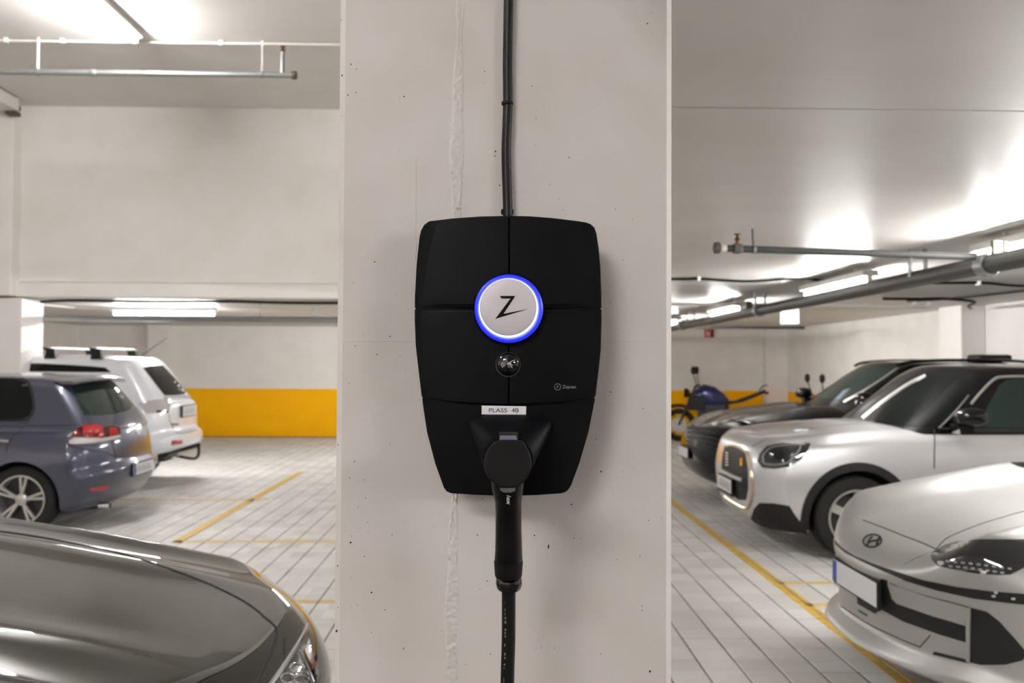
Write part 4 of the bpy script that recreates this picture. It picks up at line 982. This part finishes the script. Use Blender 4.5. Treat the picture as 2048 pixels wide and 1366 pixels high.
suv.patch('side_window', Q([(1130, 330), (1230, 250), (1340, 185), (1440, 160), (1560, 150), (1560, 200), (1420, 260), (1200, 345)]), M['glass'], .004, .01, 8)
for sd in (-1, 1):
    MB().tube(smooth_curve([suv.w((2.3, sd * .60, 1.60)), suv.w((2.45, sd * .62, 1.645)), suv.w((2.9, sd * .62, 1.67)), suv.w((3.7, sd * .6, 1.665)), suv.w((3.85, sd * .58, 1.63))], 4), .018, 8).build('roof_rail', M['p_roof'], suv.root, True)
MB().box(*sorted((suv.w((3.35, 0, 0)).x, suv.w((3.75, 0, 0)).x)), 10.55, 10.85, 1.66, 1.74, .03).build('roof_box', M['trim'], suv.root)
g2 = suv.patch('grille', Q([(100, 505), (130, 500), (210, 512), (300, 540), (320, 610), (300, 720), (250, 735), (180, 700), (140, 660), (100, 620)]), M['trim'], .004, .012, 6)
if g2:
    for k in range(4): suv.line('grille_slat', Q([(102, 520 + 26 * k), (150, 532 + 27 * k), (230, 548 + 29 * k), (300, 566 + 31 * k)]), .010, M['black_gloss'], g2, sink=.1)
suv.patch('headlight', Q([(245, 495), (300, 450), (370, 430), (450, 430), (500, 445), (470, 480), (390, 505), (300, 515)]), M['lens_dark'], .004, .01, 6)
suv.patch('light_strip', Q([(130, 485), (200, 425), (300, 405), (312, 412), (230, 450), (160, 500)]), M['lens_clear'], .005, .01, 5)
suv.patch('light_strip', Q([(235, 485), (300, 440), (365, 425), (372, 435), (310, 462), (262, 495)]), M['lens_clear'], .005, .01, 5)
mirror_part(suv, 1340 + 1130 / 2.893, 680 + 340 / 2.893, 10.0, .11, .08, .07, M['p_black'], (.02, 0))
plate_obj(suv, 2.325, 10.76, 11.24, .50, .61, None, frame=1, blue=False)
# ---- slate grey hatchback, seen from behind
SG = dict(L=4.20, W=1.78, X0=-3.56 - 4.20, Yc=9.42, rw=.32, ra=.36, wheels=(.85, 3.40), rad=(.09, .11, .07),
    nose=[(0, .2), (.5, 0), (1, .15)], tail=[(0, .16), (.12, .08), (.25, .02), (.42, .0), (.50, .04), (.75, .06), (1, .11)], pn=.25, pt=.25, pte=2.8,
    plan=[(0, .85), (.6, .88), (3.5, .89), (4.2, .87)], side=[(0, .93), (.3, .985), (.6, 1.0), (.85, .965), (1, .90)],
    top=[(0, .75), (.5, .88), (1.1, .96), (2.2, .97), (4.2, 1.0)], crown=[(0, .05), (4.2, .03)], cp=3,
    bot=[(0, .18), (3.9, .2), (4.2, .27)], flare=[(.85, .015), (3.4, .02)],
    green=dict(xf0=1.0, xf1=1.8, xr0=4.13, xr1=3.74, w0=.81, w1=.62, zb=.88, pn=.15, pt=.14, re=1.3, rad=(.14, .12, .08), plan=[(0, 1), (2.5, 1), (4.2, .95)], roof=[(1, 1.38), (2.0, 1.485), (3.0, 1.49), (3.9, 1.45)]))
golf = Car(SG, 'hatchback_car', 'slate grey hatchback seen from behind at the left edge', 'car', M['p_golf'])
golf.wheels(5, .315, .228, M['alloy'], True, .13)
Q = lambda pts: qpx(pts, 0, 680, 3.796)
golf.patch('rear_window', Q([(540, 355), (620, 335), (730, 322), (850, 318), (900, 360), (960, 430), (1010, 500), (985, 535), (870, 562), (740, 572), (640, 572), (615, 520), (575, 430)]), M['glass2'], .004, .01, 10)
golf.patch('quarter_window', Q([(-320, 300), (0, 300), (120, 305), (195, 318), (225, 370), (245, 450), (248, 520), (225, 575), (170, 600), (0, 605), (-320, 605)]), M['glass'], .004, .01, 12)
golf.line('window_seal', Q([(-320, 612), (0, 612), (175, 608), (235, 580), (258, 520), (253, 440), (232, 360), (200, 308), (110, 296), (-320, 290)]), .009, M['trim'], sink=.3)
tl = golf.patch('tail_light', Q([(512, 772), (530, 730), (570, 682), (640, 645), (700, 640), (800, 648), (905, 660), (915, 700), (905, 730), (780, 752), (640, 770), (560, 785), (520, 790)]), M['lens_dark_red'], .006, .014, 7)
if tl:
    golf.patch('red_lens', Q([(625, 650), (720, 645), (775, 655), (785, 735), (700, 742), (640, 735), (628, 700)]), M['lens_red'], .009, .006, 6, parent=tl)
    golf.patch('red_lens', Q([(830, 665), (885, 668), (890, 715), (830, 730)]), M['lens_red'], .009, .006, 6, parent=tl)
    golf.patch('red_lens', Q([(556, 700), (590, 680), (600, 705), (570, 720)]), M['lens_red'], .009, .006, 5, parent=tl)
    golf.patch('clear_lens', Q([(522, 765), (560, 742), (650, 745), (780, 745), (905, 722), (912, 735), (860, 755), (700, 785), (560, 792), (524, 788)]), M['lens_clear'], .009, .006, 6, parent=tl)
golf.patch('reflector', Q([(672, 1132), (740, 1118), (820, 1105), (826, 1115), (790, 1140), (690, 1146)]), M['lens_red'], .006, .01, 5)
bd = golf.patch('badge', Q([(1050 + 20 * math.cos(t), 680 + 42 * math.sin(t)) for t in [2 * PI * k / 14 for k in range(14)]]), M['chrome'], .006, .01, 5)
golf.line('bumper_gap', Q([(520, 800), (640, 830), (800, 850), (880, 885), (1000, 880), (1145, 858)]), .004, M['seam'], sink=.5)
golf.line('tailgate_gap', Q([(622, 575), (630, 620), (640, 640)]), .004, M['seam'], sink=.5)
golf.line('tailgate_gap', Q([(850, 750), (862, 830), (885, 885)]), .004, M['seam'], sink=.5)
golf.line('door_gap', Q([(225, 605), (170, 670), (100, 740), (60, 800), (45, 860)]), .004, M['seam'], sink=.5)
golf.line('side_crease', Q([(-100, 650), (250, 650), (500, 645), (600, 642)]), .004, M['p_golf'], sink=.2)
golf.line('door_handle', Q([(-90, 762), (-30, 765), (75, 770)]), .013, M['chrome'], sink=.1)
sp = []
v, f = [], []
for sgn in range(0, 21):
    yy = -.60 + 1.2 * sgn / 20; xx = 3.90 - .16 * abs(yy / .66) ** 2.4
    zt = 1.462 - .045 * abs(yy / .62) ** 2.4
    for dx, dz in ((-.22, .0), (-.05, -.004), (.0, -.020), (-.01, -.038), (-.12, -.036)): v.append(golf.w((xx + dx, yy, zt + dz)))
for i in range(20):
    for j in range(5): f.append((i * 5 + j, i * 5 + (j + 1) % 5, (i + 1) * 5 + (j + 1) % 5, (i + 1) * 5 + j))
f += [tuple(range(5)), tuple(range(100, 105))]
obj('spoiler', v, f, M['p_golf'], golf.root, True, 40)
xp = golf.w((4.2, 0, 0)).x
plate_obj(golf, xp - .01, 9.42 - .26, 9.42 + .26, .475, .585, 'AB12345', facing=1, frame=1, blueside=-1)
MB().lathe([(.03, 0), (.034, 0), (.034, -.1), (.03, -.1), (.03, 0)], golf.w((4.10, -.55, .225)), (1, 0, 0), 14, False).build('exhaust', M['chrome'], golf.root, True)
# ---- white suv behind it
SO = dict(L=4.66, W=1.80, X0=-3.93 - 4.66, Yc=12.15, rw=.34, ra=.38, wheels=(.93, 3.62), rad=(.09, .11, .07),
    nose=[(0, .2), (.5, 0), (1, .15)], tail=[(0, .20), (.12, .05), (.25, .0), (.38, .01), (.48, .08), (.8, .09), (1, .11)], pn=.25, pt=.20, pte=2.8,
    plan=[(0, .85), (.6, .89), (3.8, .90), (4.66, .87)], side=[(0, .93), (.3, .985), (.6, 1.0), (.85, .97), (1, .90)],
    top=[(0, .8), (.5, .95), (1.1, 1.02), (2.2, 1.05), (4.66, 1.12)], crown=[(0, .05), (4.66, .03)], cp=3,
    bot=[(0, .22), (4.0, .25), (4.66, .42)], flare=[(.93, .015), (3.62, .02)],
    green=dict(xf0=1.0, xf1=1.8, xr0=4.56, xr1=4.12, w0=.82, w1=.64, zb=.95, pn=.15, pt=.12, re=1.2, rad=(.14, .12, .08), plan=[(0, 1), (2.5, 1), (4.7, .95)], roof=[(1, 1.5), (2.0, 1.68), (3.0, 1.70), (4.3, 1.66)]))
outl = Car(SO, 'estate_car', 'white SUV with roof bars and tow hook behind the grey hatchback', 'car', M['p_white'])
outl.wheels(6, .34, .24, M['alloy'], True)
outl.patch('rear_window', Q([(1085, 210), (1150, 196), (1235, 195), (1300, 262), (1365, 332), (1420, 395), (1400, 412), (1330, 420), (1250, 422), (1200, 360), (1140, 280)]), M['glass'], .004, .01, 8)
outl.patch('side_window', Q([(-400, 180), (0, 180), (300, 178), (500, 188), (700, 200), (800, 210), (845, 245), (700, 245), (300, 240), (-400, 240)]), M['glass'], .004, .01, 8)
t2 = outl.patch('tail_light', Q([(1055, 480), (1120, 460), (1200, 452), (1288, 450), (1292, 500), (1280, 548), (1200, 552), (1110, 560), (1080, 520)]), M['lens_clear'], .006, .012, 6)
if t2: outl.patch('dark_lens', Q([(1185, 535), (1275, 535), (1275, 550), (1185, 552)]), M['lens_dark'], .009, .006, 5, parent=t2)
outl.line('chrome_strip', Q([(1240, 440), (1320, 436), (1420, 430), (1505, 420)]), .014, M['chrome'], sink=.2)
outl.patch('reflector', Q([(1302, 765), (1385, 762), (1380, 788), (1300, 800)]), M['lens_red'], .006, .01, 5)
outl.line('bumper_gap', Q([(1280, 560), (1300, 640), (1360, 710), (1500, 680)]), .004, M['seam'], sink=.5)
outl.patch('lower_bumper', Q([(1195, 868), (1300, 845), (1420, 805), (1518, 775), (1518, 800), (1400, 850), (1330, 870), (1310, 930), (1200, 945)]), M['trim'], .006, .02, 6)
outl.line('badge', Q([(1305, 640), (1350, 640)]), .010, M['trim'], sink=.3)
xp = outl.w((4.66 - .08, 0, 0)).x
plate_obj(outl, xp, 12.15 - .26, 12.15 + .26, .90, 1.03, 'AB1234', facing=1, frame=1, blue=False)
for xx in (3.05, 3.62):
    zb = 1.70; pth = [outl.w((xx, -.60, zb - .04)), outl.w((xx, -.56, zb + .06)), outl.w((xx, .56, zb + .06)), outl.w((xx, .60, zb - .04))]
    bar = MB().tube([outl.w((xx, -.60, zb + .072)), outl.w((xx, .60, zb + .072))], .011, 8).build('roof_bar', M['white_pipe'], outl.root, True)
    for sd in (-1, 1):
        MB().prism([outl.w((xx - .07, sd * .52, zb - .06)), outl.w((xx + .07, sd * .52, zb - .06)), outl.w((xx + .055, sd * .52, zb + .06)), outl.w((xx - .04, sd * .52, zb + .075)), outl.w((xx - .10, sd * .52, zb + .085)), outl.w((xx - .05, sd * .52, zb + .03))], (0, sd * .09, 0)).build('bar_foot', M['trim'], bar)
MB().tube([outl.w((3.95, .0, 1.68)), outl.w((4.28, .0, 1.92))], [.006, .003], 6).build('antenna', M['trim'], outl.root, True)
hk = outl.w((4.66, 0, .42))
MB().tube(smooth_curve([(hk.x - .25, 12.0, .40), (hk.x - .05, 12.0, .36), (hk.x + .06, 12.0, .35), (hk.x + .11, 12.0, .40), (hk.x + .11, 12.0, .50)], 4), .018, 10).build('tow_hook', M['trim'], outl.root, True)
MB().lathe([(.001, .03), (.02, .02), (.026, 0), (.02, -.02), (.001, -.03)], (hk.x + .11, 12.0, .52), (0, 0, 1), 14, False).build('tow_ball', M['trim'], outl.root, True)
MB().prism([(hk.x - .3, 11.6, .36), (hk.x - .02, 11.6, .42), (hk.x - .02, 11.6, .46), (hk.x - .3, 11.6, .45)], (0, 1.1, 0)).build('skid_plate', M['alloy'], outl.root)
# ---- dark car at lower left, nose to the right
SD = dict(L=4.60, W=1.86, X0=-.50, Yc=2.76, dir=-1, rw=.34, ra=.385, wheels=(.90, 3.65), rad=(.08, .11, .07),
    nose=[(0, .14), (.2, .05), (.5, .02), (.75, .0), (.9, .04), (1, .11)], tail=[(0, .1), (.5, 0), (1, .1)], pn=.40, pe=2.5, pt=.2,
    plan=[(0, .88), (.5, .905), (1.0, .925), (3.8, .93), (4.6, .86)], side=[(0, .93), (.3, .985), (.6, 1.0), (.85, .97), (1, .89)],
    top=[(0, .71), (.10, .765), (.25, .82), (.6, .895), (.85, .94), (1.1, .985), (1.5, 1.035), (2.4, 1.05), (4.6, 1.0)], crown=[(0, .02), (.4, .045), (1.6, .05), (4.6, .05)], cp=3, ridge=[(.40, .09, .014, .2, 2.4), (.78, .10, .03, .1, 3)],
    bot=[(0, .18), (4.6, .2)], flare=[(.9, .015), (3.65, .02)],
    green=dict(xf0=1.6, xf1=2.4, xr0=4.4, xr1=3.8, w0=.80, w1=.62, zb=.88, pn=.2, plan=[(0, .96), (2, 1), (4.6, .9)], roof=[(1.4, 1.3), (2.3, 1.48), (3.2, 1.48), (4.4, 1.3)]))
drk = Car(SD, 'car', 'glossy dark olive car whose bonnet fills the lower left corner', 'car', M['p_dark'])
drk.wheels(5, .34, .24, M['alloy'], True)
Q = lambda pts: qpx(pts, 0, 900, 2.932)
drk.line('bonnet_gap', Q([(-300, 455), (0, 478), (200, 505), (420, 545), (700, 605), (960, 685), (1200, 775), (1400, 870), (1500, 935), (1545, 975)]), .004, M['seam'], sink=.55)
drk.line('bonnet_gap', Q([(1545, 975), (1620, 1045), (1615, 1120), (1560, 1250), (1500, 1366), (1440, 1480)]), .004, M['seam'], sink=.55)
hd = drk.patch('headlight', Q([(1735, 1165), (1775, 1120), (1800, 1090), (1840, 1180), (1880, 1290), (1900, 1400), (1700, 1480), (1600, 1400), (1640, 1300), (1690, 1220)]), M['lens_dark'], .004, .012, 7)
drk.line('chrome_strip', Q([(1560, 1410), (1640, 1300), (1720, 1180), (1780, 1080), (1795, 1030)]), .007, M['chrome'], sink=.2)
if hd:
    drk.patch('amber_lens', Q([(1775, 1180), (1795, 1140), (1815, 1180), (1840, 1260), (1825, 1290)]), M['amber'], .007, .006, 6, parent=hd)
    drk.line('lens_rib', Q([(1745, 1185), (1790, 1270), (1830, 1366)]), .005, M['chrome'], hd, sink=0)
    for cx_, cy_ in ((1735, 1285), (1680, 1345), (1760, 1350)):
        drk.line('projector', Q([(cx_ + 42 * math.cos(t), cy_ + 26 * math.sin(t)) for t in [2 * PI * k / 14 for k in range(15)]]), .004, M['chrome'], hd, sink=0, sub=2)
# ------------------------------------------------------------------ motorcycles by the far wall
def motorbike(name, label, x0, y0, tank, face=1):
    """side-on motorcycle, front wheel at x0, tail towards +x"""
    t = thing(name, label, 'motorcycle', (x0 + .7 * face, y0, 0), None); X = lambda a: x0 + a * face
    for xx, nm in ((0, 'front_wheel'), (1.42, 'rear_wheel')):
        wv_ = MB()
        n = 32; R_, r_ = .265, .055; c = Vector((X(xx), y0, .32))
        for i in range(n):
            th = 2 * PI * i / n
            for j in range(8):
                ph = 2 * PI * j / 8; wv_.v.append(c + Vector(((R_ + r_ * math.cos(ph)) * math.cos(th), r_ * math.sin(ph) * .9, (R_ + r_ * math.cos(ph)) * math.sin(th))))
        for i in range(n):
            for j in range(8): wv_.f.append((i * 8 + j, i * 8 + (j + 1) % 8, ((i + 1) % n) * 8 + (j + 1) % 8, ((i + 1) % n) * 8 + j))
        wh = wv_.build('wheel', M['rubber'], t, True)
        MB().lathe([(.03, -.06), (.04, -.05), (.04, .05), (.03, .06)], c, (0, 1, 0), 14).build('hub', M['dark_metal'], wh, True, 30)
        for k in range(6):
            th = PI * k / 3; MB().tube([c, c + Vector((.22 * math.cos(th), 0, .22 * math.sin(th)))], .011, 6).build('spoke', M['dark_metal'], wh)
        MB().lathe([(.15, -.07), (.15, -.066)], c, (0, 1, 0), 20).build('brake_disc', M['alloy'], wh)
    for sd in (-1, 1): MB().tube([(X(0), y0 + sd * .09, .32), (X(.28), y0 + sd * .09, .98)], .024, 8).build('fork', M['dark_metal'], t, True)
    MB().tube(smooth_curve([(X(-.3), y0, .5), (X(-.18), y0, .66), (X(.05), y0, .69), (X(.22), y0, .62)], 4), .035, 8).build('mudguard', M['trim'], t, True)
    v = []; secs = [(.22, .78, .06, .08), (.30, .86, .17, .16), (.48, .93, .20, .19), (.68, .90, .18, .17), (.86, .82, .11, .11), (.94, .78, .04, .05)]
    f = []; n = 16
    for a, z, hw, hh in secs:
        for k in range(n): th = 2 * PI * k / n; v.append(Vector((X(a), y0 + hw * math.cos(th), z + hh * math.sin(th) - (.05 if math.sin(th) < 0 else 0))))
    for s_ in range(len(secs) - 1):
        for k in range(n): f.append((s_ * n + k, s_ * n + (k + 1) % n, (s_ + 1) * n + (k + 1) % n, (s_ + 1) * n + k))
    f += [tuple(range(n)), tuple(range((len(secs) - 1) * n, len(secs) * n))]
    obj('fuel_tank', v, f, tank, t, True, 50)
    for sd in (-1, 1): MB().prism([(X(.16), y0 + sd * .2, .62), (X(.5), y0 + sd * .2, .60), (X(.52), y0 + sd * .2, .88), (X(.2), y0 + sd * .2, .94)], (0, -sd * .05, 0)).build('side_shroud', M['trim'], t)
    MB().box(*sorted((X(.36), X(.92))), y0 - .17, y0 + .17, .28, .74, .05).build('engine', M['dark_metal'], t)
    for k in range(4): MB().box(*sorted((X(.46), X(.70))), y0 - .17, y0 + .17, .50 + .05 * k, .52 + .05 * k).build('cooling_fin', M['cast'], t)
    MB().tube(smooth_curve([(X(.45), y0 - .12, .5), (X(.4), y0 - .16, .3), (X(.8), y0 - .17, .25), (X(1.5), y0 - .19, .42)], 4), .035, 8).build('exhaust', M['galv'], t, True)
    MB().tube([(X(.3), y0, .85), (X(.9), y0, .72), (X(1.0), y0, .45)], .03, 8).tube([(X(1.0), y0 - .08, .45), (X(1.42), y0 - .08, .32)], .03, 8).build('frame', M['dark_metal'], t)
    mb = MB(); mb.prism([(X(.85), y0 - .11, .80), (X(1.05), y0 - .11, .80), (X(1.5), y0 - .11, .98), (X(1.62), y0 - .11, 1.03), (X(1.6), y0 - .11, .95), (X(1.2), y0 - .11, .78), (X(.9), y0 - .11, .72)], (0, .22, 0)); mb.build('seat', M['trim'], t)
    MB().tube(smooth_curve([(X(1.5), y0, 1.0), (X(1.58), y0, 1.09), (X(1.66), y0, 1.10)], 3), .012, 6).build('grab_rail', M['trim'], t)
    MB().box(*sorted((X(1.6), X(1.68))), y0 - .06, y0 + .06, .93, .99, .01).build('tail_lamp', M['lens_red'], t)
    bar = MB().tube(smooth_curve([(X(.42), y0 - .38, 1.06), (X(.34), y0 - .28, 1.09), (X(.28), y0 - .1, 1.0), (X(.28), y0 + .1, 1.0), (X(.34), y0 + .28, 1.09), (X(.42), y0 + .38, 1.06)], 5), .014, 8).build('handlebar', M['dark_metal'], t, True)
    for sd in (-1, 1):
        MB().tube([(X(.36), y0 + sd * .28, 1.08), (X(.30), y0 + sd * .36, 1.32)], .010, 6).build('mirror_stalk', M['trim'], bar)
        MB().lathe([(.001, -.085), (.03, -.07), (.048, -.03), (.05, .02), (.035, .065), (.001, .08)], (X(.30), y0 + sd * .37, 1.38), (0, 0, 1), 14, False).build('mirror', M['trim'], bar, True)
    MB().lathe([(.03, -.08), (.075, -.06), (.095, 0), (.09, .02), (.08, .025)], (X(.12), y0, .94), (-face, 0, .05), 18).build('headlamp', M['trim'], t, True, 40)
    MB().tube([(X(.75), y0 - .05, .3), (X(.72), y0 - .28, .012)], .012, 6).build('kickstand', M['dark_metal'], t)
    return t
M['p_blue'] = paint('blue_tank', (20, 34, 92), .3, .3)
bk = motorbike('motorcycle', 'black motorcycle with a blue tank by the far yellow wall', 3.95, 18.9, M['p_blue'])
bk.rotation_euler = (0, 0, -.3); bk.scale = (1.08, 1.08, 1.08)
motorbike('motorcycle', 'dark motorcycle behind the black SUV, only its mirrors showing', 5.35, 15.9, M['trim'], 1)
